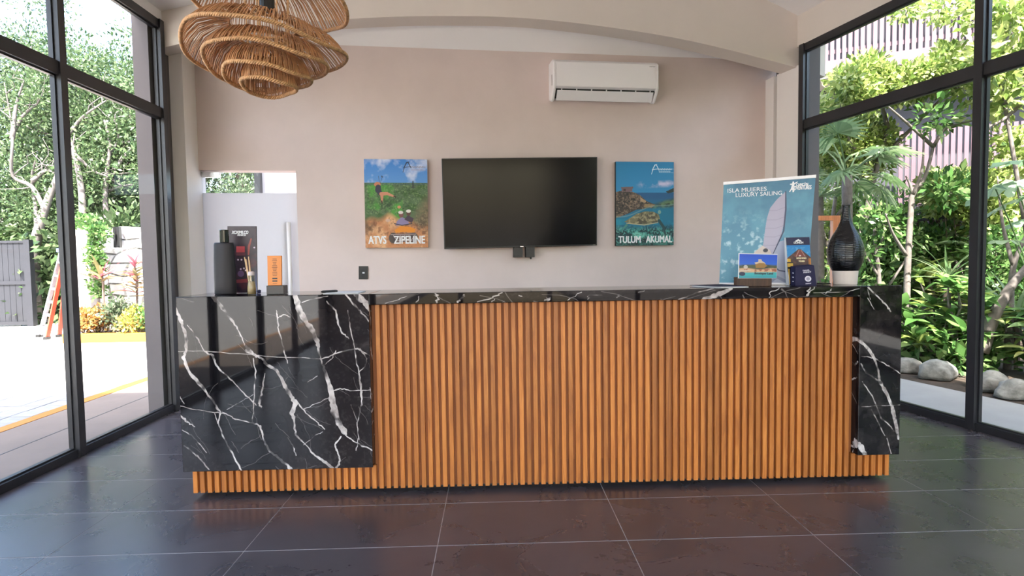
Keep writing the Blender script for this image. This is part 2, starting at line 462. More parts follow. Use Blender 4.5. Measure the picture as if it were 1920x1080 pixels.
# vaulted ceiling
prof = catmull([(-0.03, 3.55), (0.46, 3.68), (1.2, 3.92), (2.2, 4.18), (3.3, 4.30), (4.5, 4.27), (5.4, 4.13), (5.97, 3.95), (6.42, 3.76)], 6)
cv = MB(); k = len(prof)
xr_back = RWp(RLEN, 0, 0).x
for (u, z) in prof: cv.v.append(tuple(B(u, 0.04, z)))
for (u, z) in prof:
    t = (u+0.03)/6.45; cv.v.append((XL-0.05+(xr_back+0.2-XL)*t, YB-0.1, z))
for (u, z) in prof: cv.v.append(tuple(B(u, 0.04, z+0.15)))
for (u, z) in prof:
    t = (u+0.03)/6.45; cv.v.append((XL-0.05+(xr_back+0.2-XL)*t, YB-0.1, z+0.15))
for i in range(k-1):
    cv.f.append((i, k+i, k+i+1, i+1)); cv.f.append((2*k+i, 2*k+i+1, 3*k+i+1, 3*k+i))
ce = cv.build('ceiling', M['white_plaster'], smooth=True); tag(ce, kind='structure')
# flat roof slab with eaves
rf = MB(); rf.box(-5.2, 3.2, YB-0.6, 2.75, 4.62, 4.8); rf.box(XL-0.3, 4.6, YB-0.6, 6.9, 4.62, 4.8)
r = rf.build('roof', M['column']); tag(r, kind='structure')
ev = MB(); ev.prism([RWp(-0.45, 0.02, 4.30), RWp(RLEN, 0.02, 4.30), RWp(RLEN, 1.12, 4.30), RWp(-0.45, 1.12, 4.30)], (0, 0, 0.1))  # eave kept out of view, raised and widened to shade the path
r = ev.build('roof_eave', M['white_plaster']); tag(r, kind='structure')
# headers above the glazing
lt = at_y(308, 40, 5.58).z; rt = at_y(1500, 82, 6.2).z
hd = MB(); hd.box(XL-0.16, XL+0.0, YB, 5.6, lt, 3.72); h_ = hd.build('trim_4', M['white_plaster']); tag(h_, kind='structure')
hd = MB(); hd.prism([RWp(-0.1, 0.0, rt), RWp(RLEN, 0.0, rt), RWp(RLEN, 0.16, rt), RWp(-0.1, 0.16, rt)], (0, 0, 4.0-rt)); h_ = hd.build('trim_5', M['beam']); tag(h_, kind='structure')
# wall behind the camera
FX0, FX1, FZ = -2.2, 4.2, 2.95           # unseen glazed front added behind the camera to let in fill daylight
rw = MB(); rw.box(XL-0.2, FX0, YB-0.2, YB, 0, 4.6); rw.box(FX1, xr_back+0.3, YB-0.2, YB, 0, 4.6); rw.box(FX0, FX1, YB-0.2, YB, FZ, 4.6)
r = rw.build('wall_front', M['plaster']); tag(r, kind='structure')
rr_ = MB(); rr_.prism([RWp(-.36, -.01, 0), RWp(-.012, -.01, 0), RWp(-.012, .049, 0), RWp(-.36, .049, 0)], (0, 0, 3.30)); o_ = rr_.build('trim_9', M['pilaster']); tag(o_, kind='structure')
# outside returns of the masonry beside the glazing
oc = MB(); oc.box(XL-0.19, XL-0.055, 5.46, 6.0, -0.05, 4.2); o_ = oc.build('trim_6', M['column']); tag(o_, kind='structure')
oc = MB(); oc.prism([RWp(-0.45, 0.05, -0.05), RWp(0.04, 0.05, -0.05), RWp(0.04, 0.20, -0.05), RWp(-0.45, 0.20, -0.05)], (0, 0, 4.2)); o_ = oc.build('trim_7', M['column']); tag(o_, kind='structure')

# ------------------------------------------------------------------ glazing
def glazing(name, P, s_list, top, trans, depth=0.05, w=0.066):
    """P(s, out, z): point on the glazing; s_list: mullion stations, first = corner post."""
    root = thing(name, P(s_list[0], 0, 0)); tag(root, kind='structure')
    def bar(nm, s0, s1, z0, z1, o0=0.0, o1=None, m='frame'):
        o1 = depth if o1 is None else o1
        b = MB().hexa([P(s0, o0, z0), P(s1, o0, z0), P(s1, o1, z0), P(s0, o1, z0), P(s0, o0, z1), P(s1, o0, z1), P(s1, o1, z1), P(s0, o1, z1)])
        return b.build(nm, M[m], root)
    s0, s1 = s_list[0], s_list[-1]
    bar('bottom_rail', s0, s1, -0.01, 0.055, -0.01, depth+0.02)
    bar('top_rail', s0, s1, top-0.075, top, -0.01)
    for k_, s in enumerate(s_list):
        bar('corner_post' if k_ == 0 else 'mullion', s-w/2, s+w/2, 0, top, -0.025, 0.04 if k_ == 0 else None)
    for a, b in zip(s_list[:-1], s_list[1:]):
        bar('transom', a+w/2, b-w/2, trans-0.045, trans+0.045, -0.012)
        for z0, z1 in ((0.055, trans-0.045), (trans+0.045, top-0.075)):
            bar('pane', a+w/2, b-w/2, z0, z1, 0.020, 0.028, 'glass')
            e = MB()
            for (sa, sb, za, zb) in ((a+w/2, a+w/2+0.012, z0, z1), (b-w/2-0.012, b-w/2, z0, z1), (a+w/2+0.012, b-w/2-0.012, z0, z0+0.012), (a+w/2+0.012, b-w/2-0.012, z1-0.012, z1)):
                e.hexa([P(sa, 0.010, za), P(sb, 0.010, za), P(sb, 0.040, za), P(sa, 0.040, za), P(sa, 0.010, zb), P(sb, 0.010, zb), P(sb, 0.040, zb), P(sa, 0.040, zb)])
            e.build('glazing_bead', M['frame'], root)
    return root
PL_ = lambda s, out, z: Vector((XL-out, 5.60-s, z))
tl = at_y(113, 127, 4.24).z
glazing('window_1', PL_, [0.05, 1.33, 2.61, 3.89, 5.17, 6.45, 7.73, 9.5], lt, tl)
tr_ = at_y(1838, 132, 4.40).z
glazing('fill_window', lambda s_, out, z: Vector((FX0+s_, YB-out, z)), [0.04, 1.6, 3.2, 4.8, 6.36], FZ, 2.3)  # added rear glazing, fills the room with daylight from the front
sm = (RW1-RW0).length
glazing('window_2', RWp, [0.03, sm, 2*sm, 3*sm, 4*sm, 5*sm], rt, tr_)

# ------------------------------------------------------------------ glass door in the back wall and the passage behind it
M['frost'] = None
m, t, out = new_mat('frosted_film')
d_ = N(t, 'ShaderNodeBsdfPrincipled', Roughness=0.35); d_.inputs['Base Color'].default_value = (0.68, 0.67, 0.665, 1)
tr = N(t, 'ShaderNodeBsdfTranslucent'); tr.inputs[0].default_value = (0.70, 0.69, 0.69, 1)
mx = N(t, 'ShaderNodeMixShader'); mx.inputs[0].default_value = 0.6
L(t, d_.outputs[0], mx.inputs[1]); L(t, tr.outputs[0], mx.inputs[2]); L(t, mx.outputs[0], out.inputs[0])
M['frost'] = m
M['steel'] = mat('brushed_steel', (0.62, 0.62, 0.64), 0.25, 1.0)
dr = thing('door_1', B(DU0, VW+0.08, 0)); tag(dr, kind='structure')
zf = uz(380, 362, VW+0.08)[1]
MB().bbox(DU0+0.015, DU1-0.006, VW+0.075, VW+0.085, 0.01, zf).build('frosted_pane', M['frost'], dr)
MB().bbox(DU0+0.015, DU1-0.006, VW+0.075, VW+0.085, zf, DZ-0.006).build('clear_pane', M['glass'], dr)
fit_ = MB().bbox(DU0+0.012, DU0+0.19, VW+0.06, VW+0.10, DZ-0.062, DZ-0.008).build('patch_fitting', M['steel'], dr, bevel=0.003)
hu, hz = uz(541, 417, VW+0.03)
MB().tube([B(hu, VW+0.03, 0.75), B(hu, VW+0.03, hz)], 0.020, 14).build('pull_bar', M['white_plastic'], dr, smooth=True)
mb_ = MB(); mb_.tube([B(hu, VW+0.03, hz-0.18), B(hu, VW+0.075, hz-0.18)], 0.010, 10); mb_.tube([B(hu, VW+0.03, 0.95), B(hu, VW+0.075, 0.95)], 0.010, 10)
mb_.build('pull_bar_standoff', M['steel'], dr)
MB().bbox(hu-0.055, hu-0.035, VW+0.086, VW+0.11, 0.75, hz).build('pull_bar_shadow', M['column'], dr)  # dark strip behind the glass, stands for the shadow of the bar
# passage: pale side wall and a glazed end with a dark post
pw = MB().box(at_y(487, 342, 8.12).x, at_y(640, 342, 8.12).x, 8.12, 8.3, 0, 3.2).build('wall_passage', M['white_plaster']); tag(pw, kind='structure')
pm = at_y(481, 342, 8.0)
pp = MB().box(pm.x-0.03, pm.x+0.045, 8.0, 8.08, 0, 3.0).build('trim_8', M['frame']); tag(pp, kind='structure')

# ================================================================== RECEPTION DESK
FY = 3.40; SY = 3.448; ZT = 1.158; ZB = 0.168; ZS = 0.028
LX0, LX1, RX0, RX1 = -1.770, -0.705, 2.106, 2.353
desk = thing('reception_desk', (0.3, 3.6, 0), 'long reception desk of vertical wooden slats with black white-veined marble ends and top', 'desk')
def nrm_left(pts):   # crop pixels (1080 wide crop of the left block) to 0..1
    o = []
    for (cx, cy, wd) in pts:
        u = v = 0.5
        for _ in range(3):
            v = (cy-(62-12*u))/((933-15*u)-(62-12*u)); u = (cx-(47+38*v))/((1003+22*v)-(47+38*v))
        o.append((u, v, wd/950.0))
    return o
LV = [
 [(46,118,14),(75,180,16),(95,240,16),(100,320,14),(85,360,15),(120,440,15),(190,520,12),(240,590,9),(268,632,9),(258,680,5),(275,740,7),(310,810,7),(345,880,8),(378,935,8)],
 [(232,60,20),(265,100,17),(300,145,11),(335,190,11),(355,225,6),(385,290,5),(405,325,24),(430,345,10),(470,365,11),(500,400,13),(545,425,14),(580,490,17),(620,560,22),(640,590,26),(620,640,19),(635,700,8),(640,750,11),(690,800,4),(740,858,9),(790,890,13),(828,925,15)],
 [(105,200,4),(160,270,6),(190,330,6),(230,350,10),(245,395,8),(300,450,6),(370,525,5),(430,585,6),(445,600,3)],
 [(638,60,34),(660,130,26),(690,180,24),(725,230,24),(750,290,19),(755,340,8),(770,390,6),(790,440,15),(815,530,24),(825,600,38),(850,680,33),(880,730,27),(890,755,6),(940,790,6),(1026,834,7)],
 [(865,760,6),(835,800,8),(850,845,9),(860,880,10),(840,928,11)],
 [(545,130,4),(550,165,8),(555,225,6),(575,300,6),(590,355,6),(600,390,4)], [(550,165,5),(580,150,5),(612,162,3)],
 [(795,85,5),(840,130,7),(850,190,9),(870,240,7),(905,270,4)],
 [(890,52,11),(935,105,9),(975,150,7),(1008,188,7)], [(942,52,30),(985,90,28),(1008,130,14)],
 [(900,130,4),(910,210,6),(930,300,4),(940,370,6),(955,440,8),(965,510,11),(970,570,8),(960,640,6),(945,690,6),(955,775,4)],
 [(52,330,3),(190,328,3),(400,345,3),(550,360,3),(770,370,5),(850,340,6),(950,320,7),(1015,358,6)],
 [(825,530,5),(860,518,6),(910,530,5),(1018,525,4)], [(1010,515,4),(1018,570,8)],
 [(430,365,5),(443,430,6),(435,520,5),(432,600,5),(425,680,4)], [(488,440,4),(475,520,8),(460,590,12),(470,612,5)],
 [(68,600,3),(150,620,3),(225,632,3),(295,640,6),(340,668,6),(430,688,6),(465,705,9),(480,770,8),(510,830,10),(560,870,9),(600,900,13),(622,932,16)],
 [(645,580,7),(690,640,6),(740,680,6),(784,722,5)], [(300,620,2.5),(370,580,2.5),(430,545,2.5)], [(680,620,2.5),(750,590,3),(810,560,3)],
 [(960,320,4),(995,370,5),(985,410,5),(955,440,4)], [(72,650,11),(105,680,8),(142,705,4)], [(70,555,5),(90,590,3)],
 [(80,720,3),(125,745,7),(165,790,5),(200,835,4)], [(90,800,6),(140,840,7),(180,880,7),(212,920,5)], [(600,760,3),(625,800,5),(642,852,6)],
 [(680,800,2.5),(740,750,3),(775,735,2.5)], [(700,485,3),(748,455,3)], [(240,640,3),(255,690,3)], [(672,90,5),(740,70,5),(800,60,4)], [(780,400,3),(820,370,3),(840,330,4)], [(915,600,3),(945,680,3)], [(940,830,4),(950,770,3)]]
RVr = [
 [(345,408,16),(385,450,13),(410,490,13),(430,550,8),(435,600,13),(470,660,17),(495,720,18),(510,790,18),(527,878,12)],
 [(350,480,3),(410,490,6),(450,510,5),(500,540,5),(537,566,4)], [(346,515,7),(370,560,5),(435,600,8)],
 [(352,600,5),(400,670,5),(425,730,6),(440,775,7),(480,810,5),(505,842,5)], [(395,735,5),(430,800,5),(460,862,4)],
 [(470,875,4),(490,948,5)], [(333,900,28),(360,945,22),(366,962,20)], [(383,155,8),(430,200,6),(470,240,8),(490,270,6)],
 [(380,205,4),(410,258,3)], [(345,720,2.5),(540,715,2.5)], [(380,165,3),(392,210,4)]]
def nrm_right(pts):
    o = []
    for (cx, cy, wd) in pts:
        v = (cy-148)/(955-148); xl = 345-17*v; xr = 547-17*v
        o.append(((cx-xl)/(xr-xl), v, wd/202.0))
    return o
TOPV6 = [[(150,160,5),(230,135,6),(310,100,3)], [(380,150,7),(400,100,6)], [(525,78,12),(540,110,8),(535,155,14)], [(690,152,13),(715,120,14),(738,88,12)],
 [(838,150,8),(930,125,11),(1024,72,12)], [(945,150,6),(968,126,4)], [(1150,95,7),(1175,106,5)], [(1340,143,4),(1375,130,22),(1386,112,6)], [(1518,137,8),(1580,100,4),(1622,72,9)], [(1670,132,5),(1682,95,4),(1780,96,2)]]
TOPV7 = [[(415,148,12),(520,105,11),(640,75,9)], [(588,145,40),(680,110,38),(755,75,26)], [(1005,137,6),(1015,98,6),(1050,90,6),(1130,42,6)],
 [(1208,133,7),(1255,125,8),(1278,72,8)], [(1255,130,7),(1305,68,7)], [(1300,105,4),(1500,100,3),(1560,90,5),(1625,72,4)], [(150,98,4),(190,88,3)], [(10,135,6),(25,118,6)], [(1380,110,5),(1420,80,3)], [(1600,125,5),(1640,118,3)]]
def nrm_top(pts, sc, ox, oy):
    o = []
    for (cx, cy, wd) in pts:
        px, py = cx/sc+ox, cy/sc+oy
        y0 = 549-0.0118*(px-700); h_ = 24-0.0055*(px-700)
        o.append(((px-697)/(1611-697), (py-y0)/h_, wd/sc/914.0))
    return o
M['marble_left'] = marble(900, 1000, [nrm_left(v) for v in LV], 11, 46, 'marble_left')
M['marble_right'] = marble(900, 230, [nrm_right(v) for v in RVr], 23, 8, 'marble_right')
M['marble_top'] = marble(64, 2100, [nrm_top(v, 4.085, 690, 530) for v in TOPV6]+[nrm_top(v, 3.49, 1150, 520) for v in TOPV7], 31, 24, 'marble_top')
def marble_box(name, m, x0, x1, y0, y1, z0, z1, parent, back=0.03):
    b = MB().box(x0, x1, y0, y1, z0, z1); me = b.mesh(name, m)
    uv = me.uv_layers.new(name='UVMap')
    for lp in me.loops:
        v = me.vertices[lp.vertex_index].co; s = (v.y-y0)
        uv.data[lp.index].uv = ((v.x-x0+s)/(x1-x0), (v.z-z0-s)/(z1-z0))
    o = bpy.data.objects.new(name, me); link(o, parent)
    bv = o.modifiers.new('bevel', 'BEVEL'); bv.width = 0.003; bv.segments = 2
    return o
marble_box('marble_end_panel', M['marble_left'], LX0, LX1, FY, FY+0.42, ZB, ZT, desk)['label'] = 'wide black marble end panel with bold white veins'
marble_box('marble_end_panel', M['marble_right'], RX0, RX1, FY, FY+0.42, ZB, ZT, desk)['label'] = 'narrow black marble end panel'
marble_box('marble_top', M['marble_top'], LX1+0.001, RX0-0.001, FY, FY+0.42, ZT-0.062, ZT, desk)
# carcass behind the slats
SX0, SX1 = -1.741, 2.325
MB().box(SX0+0.004, SX1-0.004, SY+0.020, SY+0.034, ZS+0.004, ZB-0.002).build('slat_backing', M['slat_back'], desk)
MB().box(LX1+0.001, RX0-0.001, SY+0.020, SY+0.034, ZB-0.002, ZT-0.063).build('slat_backing', M['slat_back'], desk)
MB().box(SX0+0.05, SX1-0.05, SY+0.09, SY+0.35, 0.0, ZS+0.02).build('plinth', M['black_plastic'], desk)
MB().box(SX0, SX0+0.02, SY+0.036, SY+0.38, ZS, ZB-0.002).build('side_board', M['slat'], desk)
MB().box(SX1-0.02, SX1, SY+0.036, SY+0.38, ZS, ZB-0.002).build('side_board', M['slat'], desk)
NS = 100; pitch = (SX1-SX0-0.026)/(NS-1)
meshes = {}
for i in range(NS):
    x = SX0+0.013+i*pitch; wd = 0.0255
    z1 = (ZT-0.0635) if (x-0.012 > LX1 and x+0.012 < RX0) else ZB-0.002
    key = round(z1, 3)
    if key not in meshes:
        e = 0.0015
        b = MB().prism([Vector((-wd/2, 0.022, ZS)), Vector((-wd/2, e, ZS)), Vector((-wd/2+e, 0, ZS)), Vector((wd/2-e, 0, ZS)), Vector((wd/2, e, ZS)), Vector((wd/2, 0.022, ZS))], (0, 0, z1-ZS))
        meshes[key] = b.mesh('slat', M['slat'])
    o = bpy.data.objects.new('slat', meshes[key]); link(o, desk); o.location = (x, SY-0.002, 0)
# working counter on the staff side
MB().box(LX0+0.45, RX0-0.02, FY+0.43, FY+0.95, 0.72, 0.75).build('work_counter', M['slat'], desk)
MB().box(LX0+0.45, RX0-0.02, FY+0.40, FY+0.42, 0.05, ZT-0.063).build('staff_side_panel', M['slat_back'], desk)
for x in (LX0+0.47, 0.3, RX0-0.06):
    MB().box(x, x+0.03, FY+0.44, FY+0.92, 0.0, 0.72).build('support_panel', M['slat_back'], desk)

# ================================================================== THINGS IN THE ROOM
def text_mesh(body, size, m, bold=0.00000, align='CENTER', spacing=1.0, depth=0.0004, shear=0.0, sx=1.0):
    cu = bpy.data.curves.new('lettering', 'FONT'); cu.body = body; cu.size = 1.0; cu.align_x = align; cu.align_y = 'CENTER'
    cu.extrude = depth/size; cu.space_character = spacing; cu.shear = shear; cu.resolution_u = 4
    o = bpy.data.objects.new('lettering_tmp', cu); COL.objects.link(o)
    dg = bpy.context.evaluated_depsgraph_get()
    me = bpy.data.meshes.new_from_object(o.evaluated_get(dg))
    bpy.data.objects.remove(o); bpy.data.curves.remove(cu)
    me.transform(Matrix.Scale(size, 4))      # filled at unit size, then shrunk, so that small glyphs fill cleanly
    me.materials.clear(); me.materials.append(m)
    if bold > 0:                                    # heavier strokes: the same outline thickened sideways
        import bmesh
        bt2 = bmesh.new()
        for dx, dy, dz in ((-1, -.5, 0), (1, .5, .00015), (-1, .5, .0003), (1, -.5, .00045)):
            c_ = me.copy(); c_.transform(Matrix.Translation((dx*bold*2.2, dy*bold*2.2, dz))); bt2.from_mesh(c_); bpy.data.meshes.remove(c_)
        bt2.to_mesh(me); bt2.free()
    if sx != 1.0: me.transform(Matrix.Diagonal((sx, 1, 1, 1)))
    return me
class Face:
    """A flat quadrilateral face given by its four corners; P(u, v, out) walks on it (u right, v down, 0..1)."""
    def __init__(s, TL, TR, BR, BL):
        n0 = (TR-TL).cross(BL-TL).normalized(); BR = BR-n0*(BR-TL).dot(n0)   # keep the face flat
        s.TL, s.TR, s.BR, s.BL = TL, TR, BR, BL
        s.x = ((TR-TL)+(BR-BL)).normalized(); s.n = s.x.cross((TL-BL)+(TR-BR)).normalized()
        s.y = s.n.cross(s.x); s.w = ((TR-TL).length+(BR-BL).length)/2; s.h = ((TL-BL).length+(TR-BR).length)/2
    def P(s, u, v, out=0.0):
        return s.TL*((1-u)*(1-v))+s.TR*(u*(1-v))+s.BR*(u*v)+s.BL*((1-u)*v)+s.n*out
    def body(s, name, m, thick, parent, bevel=0.0):
        return MB().prism([s.BL, s.BR, s.TR, s.TL], -s.n*thick).build(name, m, parent, bevel=bevel)
    def plate(s, name, m, u0, u1, v0, v1, parent, out=0.0008, thick=0.0006):
        return MB().prism([s.P(u0, v1, out), s.P(u1, v1, out), s.P(u1, v0, out), s.P(u0, v0, out)], -s.n*thick).build(name, m, parent)
    def print_(s, name, m, parent, u0=0., u1=1., v0=0., v1=1., out=0.0008):
        b = MB().quad(s.P(u0, v1, out), s.P(u1, v1, out), s.P(u1, v0, out), s.P(u0, v0, out)); me = b.mesh(name, m)
        uv = me.uv_layers.new(name='UVMap')
        for i, c in enumerate(((0, 0), (1, 0), (1, 1), (0, 1))): uv.data[i].uv = c
        o = bpy.data.objects.new(name, me); return link(o, parent)
    def text(s, body, u, v, size, m, parent, fit=None, **kw):
        out = kw.pop('out', 0.0016); me = text_mesh(body, size, m, **kw)
        if fit:
            xs = [q.co.x for q in me.vertices]; k = fit*s.w/(max(xs)-min(xs)); me.transform(Matrix.Diagonal((k, 1, 1, 1)))
        p = s.P(u, v, out)
        me.transform(Matrix(((s.x.x, s.y.x, s.n.x, p.x), (s.x.y, s.y.y, s.n.y, p.y), (s.x.z, s.y.z, s.n.z, p.z), (0, 0, 0, 1))))
        o = bpy.data.objects.new('lettering', me); return link(o, parent)
    def blob(s, name, m, pts, parent, out=0.0014, thick=0.0006):
        return MB().prism([s.P(u, v, out) for (u, v) in pts], -s.n*thick).build(name, m, parent)

M['screen'] = mat('television_screen', (0.004, 0.004, 0.005), 0.16, spec=0.22)
M['ink_white'] = mat('white_ink', (0.82, 0.82, 0.83), 0.5)
M['ink_dark'] = mat('dark_ink', (0.03, 0.03, 0.035), 0.5)
M['canvas_edge'] = mat('canvas_edge_dark', (0.02, 0.02, 0.022), 0.6)
M['canvas_edge_sand'] = mat('canvas_edge_sand', (0.55, 0.42, 0.34), 0.6)

# ---- television
def tv_pt(px, py, t): return at_v(px, py, 0.36+0.05*t)
F = Face(tv_pt(828, 297.2, 0), tv_pt(1120, 294.2, 0), tv_pt(1119.5, 460, 1), tv_pt(833, 467, 1))
cpt = F.P(.5, 1, 0)
tv = thing('television', (cpt.x, cpt.y, cpt.z), 'large flat black television mounted on the beige wall between two canvas prints', 'television')
F.body('housing', M['black_plastic'], 0.035, tv, 0.003)
F.plate('screen', M['screen'], 0.006, 0.994, 0.010, 0.985, tv, 0.0012)
F.plate('badge', M['steel'], 0.488, 0.510, 0.9885, 0.9965, tv, 0.0014)
F.plate('corner_print', M['steel'], 0.972, 0.990, 0.989, 0.993, tv, 0.0014)
for (x0, x1, y0, y1) in ((964, 980, 459, 482.5), (986.5, 1002.5, 458, 482.5)):
    a = at_v(x0, y1, 0.42); b = at_v(x1, y0, 0.42)
    u0 = (a-BO).dot(BU); u1 = (b-BO).dot(BU)
    MB().bbox(u0, u1, 0.425, 0.505, a.z, b.z+0.05).build('bracket_arm', M['black_plastic'], tv, bevel=0.003)
a = at_v(995, 486, 0.44); MB().tube([a+Vector((0, 0, 0.03)), a], 0.008, 8).build('bracket_screw', M['black_plastic'], tv)
u0, z0 = uz(920, 440, .5); u1, z1 = uz(1040, 350, .5)
MB().bbox(u0, u1, 0.48, VW-0.001, z0, z1).build('wall_plate', M['black_plastic'], tv)

# ---- canvas prints
def art_zip():
    h, w_ = 330, 236
    img = canvas(h, w_, srgb(60, 130, 205), srgb(150, 195, 230))
    yy, xx = np.mgrid[0:h, 0:w_]; X = xx/w_; Y = yy/h
    cl = fnoise(h, w_, 4, 3, 5); put(img, np.clip((cl-0.42+0.25*Y)*3.5, 0, 1)*(Y < .3), srgb(225, 228, 240))
    n1 = fnoise(h, w_, 14, 5, 4); n2 = fnoise(h, w_, 5, 6, 4)
    land = (Y > 0.265)*1.0
    put(img, land, srgb(85, 110, 75))
    put(img, land*np.clip((n1-.45)*4, 0, 1), srgb(60, 95, 45)); put(img, land*np.clip((n2-.52)*5, 0, 1)*(X < .6), srgb(80, 150, 60))
    put(img, (Y > .262)*(Y < .29)*0.7, srgb(70, 95, 90))
    rb = np.clip((X-(0.98-0.75*(Y-.3)))*6, 0, 1)*np.clip((Y-.36)*8, 0, 1)*(Y < .8)
    put(img, rb*.9, srgb(120, 105, 80)); put(img, rb*np.clip((n1-.5)*5, 0, 1), srgb(80, 72, 55)); put(img, rb*np.clip((n2-.55)*5, 0, 1), srgb(150, 125, 95))
    mt = np.clip((0.16-np.abs(X-.33-.0*Y))*9, 0, 1)*np.clip((Y-.42)*10, 0, 1)*(Y < .58)
    put(img, mt*np.clip((n1-.35)*4, 0, 1), srgb(45, 75, 45))
    dt = np.clip((Y-(0.60+0.10*np.abs(X-.35)*2-.02*np.sin(X*20)))*14, 0, 1)
    put(img, dt*.95, srgb(196, 130, 85)); put(img, dt*np.clip((n2-.5)*4, 0, 1), srgb(225, 175, 130)); put(img, dt*np.clip((n1-.56)*6, 0, 1)*(Y < .85), srgb(140, 90, 60))
    lb = np.clip((0.2-X)*9, 0, 1)*np.clip((Y-.64)*9, 0, 1)*np.clip((.88-Y)*9, 0, 1); put(img, lb*np.clip((n1-.3)*4, 0, 1), srgb(110, 85, 60))
    rr = np.clip((X-.8+.5*(.85-Y))*6, 0, 1)*np.clip((Y-.55)*6, 0, 1)*np.clip((.86-Y)*8, 0, 1); put(img, rr*np.clip((n1-.3)*3, 0, 1)*.8, srgb(100, 85, 65))
    n3 = fnoise(h, w_, 34, 9, 3); n4 = fnoise(h, w_, 60, 10, 2)
    put(img, land*np.clip((n3-.56)*7, 0, 1)*.55*(Y < .62), srgb(38, 62, 34)); put(img, land*np.clip((n4-.60)*7, 0, 1)*.5*(Y < .62), srgb(140, 165, 110))
    put(img, rb*np.clip((n3-.52)*6, 0, 1)*.6, srgb(165, 145, 112)); put(img, rb*np.clip((n4-.55)*6, 0, 1)*.6, srgb(70, 62, 48)); put(img, dt*np.clip((n3-.58)*7, 0, 1)*.45, srgb(120, 75, 48))
    # rider on the line
    ln = np.zeros((h, w_)); stroke(ln, [(0.22, 0.19, .006), (0.24, .27, .006)]); stroke(ln, [(0.28, .19, .006), (0.25, .27, .006)]); stroke(ln, [(.27, .19, .016), (.285, .2, .016)]); put(img, ln, srgb(60, 60, 70))
    put(img, mask_ell(h, w_, .205, .285, .055, .030), srgb(205, 130, 95))
    bd = stroke(np.zeros((h, w_)), [(.215, .315, .085), (.21, .345, .09), (.25, .39, .07)]); put(img, bd, srgb(48, 46, 66))
    lg = stroke(np.zeros((h, w_)), [(.26, .39, .06), (.35, .385, .05), (.47, .42, .025)]); stroke(lg, [(.27, .40, .05), (.27, .45, .035), (.265, .48, .03)]); put(img, lg, srgb(206, 140, 110))
    put(img, stroke(np.zeros((h, w_)), [(.46, .415, .02), (.49, .425, .018)]), srgb(50, 40, 40)); put(img, stroke(np.zeros((h, w_)), [(.265, .47, .02), (.27, .495, .02)]), srgb(50, 40, 40))
    twr = stroke(np.zeros((h, w_)), [(.765, .245, .014), (.765, .315, .03)]); stroke(twr, [(.73, .312, .012), (.80, .312, .012)]); put(img, twr, srgb(58, 62, 60))
    # quad bike
    put(img, mask_ell(h, w_, .54, .54, .03, .018), srgb(215, 150, 110))
    for (cx, col) in ((.44, (80, 70, 65)), (.77, (95, 80, 70))): put(img, mask_ell(h, w_, cx, .89, .075, .065), srgb(*col))
    put(img, mask_poly(h, w_, [(.46, .80), (.56, .755), (.70, .76), (.80, .79), (.78, .83), (.62, .82), (.48, .83)]), srgb(226, 140, 40))
    put(img, mask_poly(h, w_, [(.41, .85), (.80, .83), (.78, .93), (.45, .94)])*.9, srgb(72, 62, 66))
    st = np.zeros((h, w_))
    for (a, b) in (((.40, .85), (.80, .845)), ((.44, .86), (.50, .92)), ((.78, .86), (.72, .92)), ((.50, .92), (.74, .915)), ((.55, .86), (.56, .92)), ((.62, .86), (.62, .92)), ((.69, .86), (.68, .92))): stroke(st, [(a[0], a[1], .010), (b[0], b[1], .010)])
    put(img, st, srgb(190, 170, 165))
    put(img, mask_poly(h, w_, [(.50, .70), (.58, .65), (.68, .69), (.70, .74), (.48, .75)]), srgb(140, 128, 165)); put(img, mask_poly(h, w_, [(.62, .68), (.68, .63), (.77, .67), (.74, .72)]), srgb(70, 55, 70))
    put(img, mask_ell(h, w_, .57, .63, .04, .03), srgb(120, 75, 70)); put(img, mask_ell(h, w_, .565, .60, .042, .02), srgb(215, 205, 200))
    put(img, mask_ell(h, w_, .69, .61, .038, .03), srgb(90, 62, 55)); put(img, mask_ell(h, w_, .69, .585, .042, .02), srgb(225, 222, 210))
    hb = stroke(np.zeros((h, w_)), [(.46, .725, .014), (.58, .745, .014), (.74, .725, .014)]); put(img, hb, srgb(45, 45, 55))
    put(img, mask_ell(h, w_, .36, .69, .04, .02)*.7, srgb(210, 180, 165))
    return img
def logo(img, dark, tone):
    h, w_ = img.shape[:2]; lg = np.zeros((h, w_))
    stroke(lg, [(.61, .145, .008), (.635, .08, .012), (.67, .035, .016), (.70, .03, .012)]); stroke(lg, [(.69, .03, .012), (.72, .07, .012), (.735, .095, .009)])
    stroke(lg, [(.62, .092, .009), (.68, .085, .009), (.735, .082, .009)])
    put(img, lg, dark); l2 = np.zeros((h, w_)); x = .745
    for k in range(5):
        stroke(l2, [(x, .095, .009), (x+.012, .078, .009), (x+.028, .092, .008), (x+.042, .080, .009)]); x += .043
    stroke(l2, [(x-.01, .085, .006), (x+.03, .082, .004)]); put(img, l2, dark*.3+np.array(tone)*.7 if tone is not None else dark)
    l3 = np.zeros((h, w_)); x = .74
    for k in range(6):
        stroke(l3, [(x, .105, .007), (x+.006, .125, .007), (x+.02, .108, .006), (x+.024, .126, .007)]); x += .034
    stroke(l3, [(.95, .125, .005), (.99, .128, .005)]); put(img, l3*.85, np.array(tone) if tone is not None else dark)
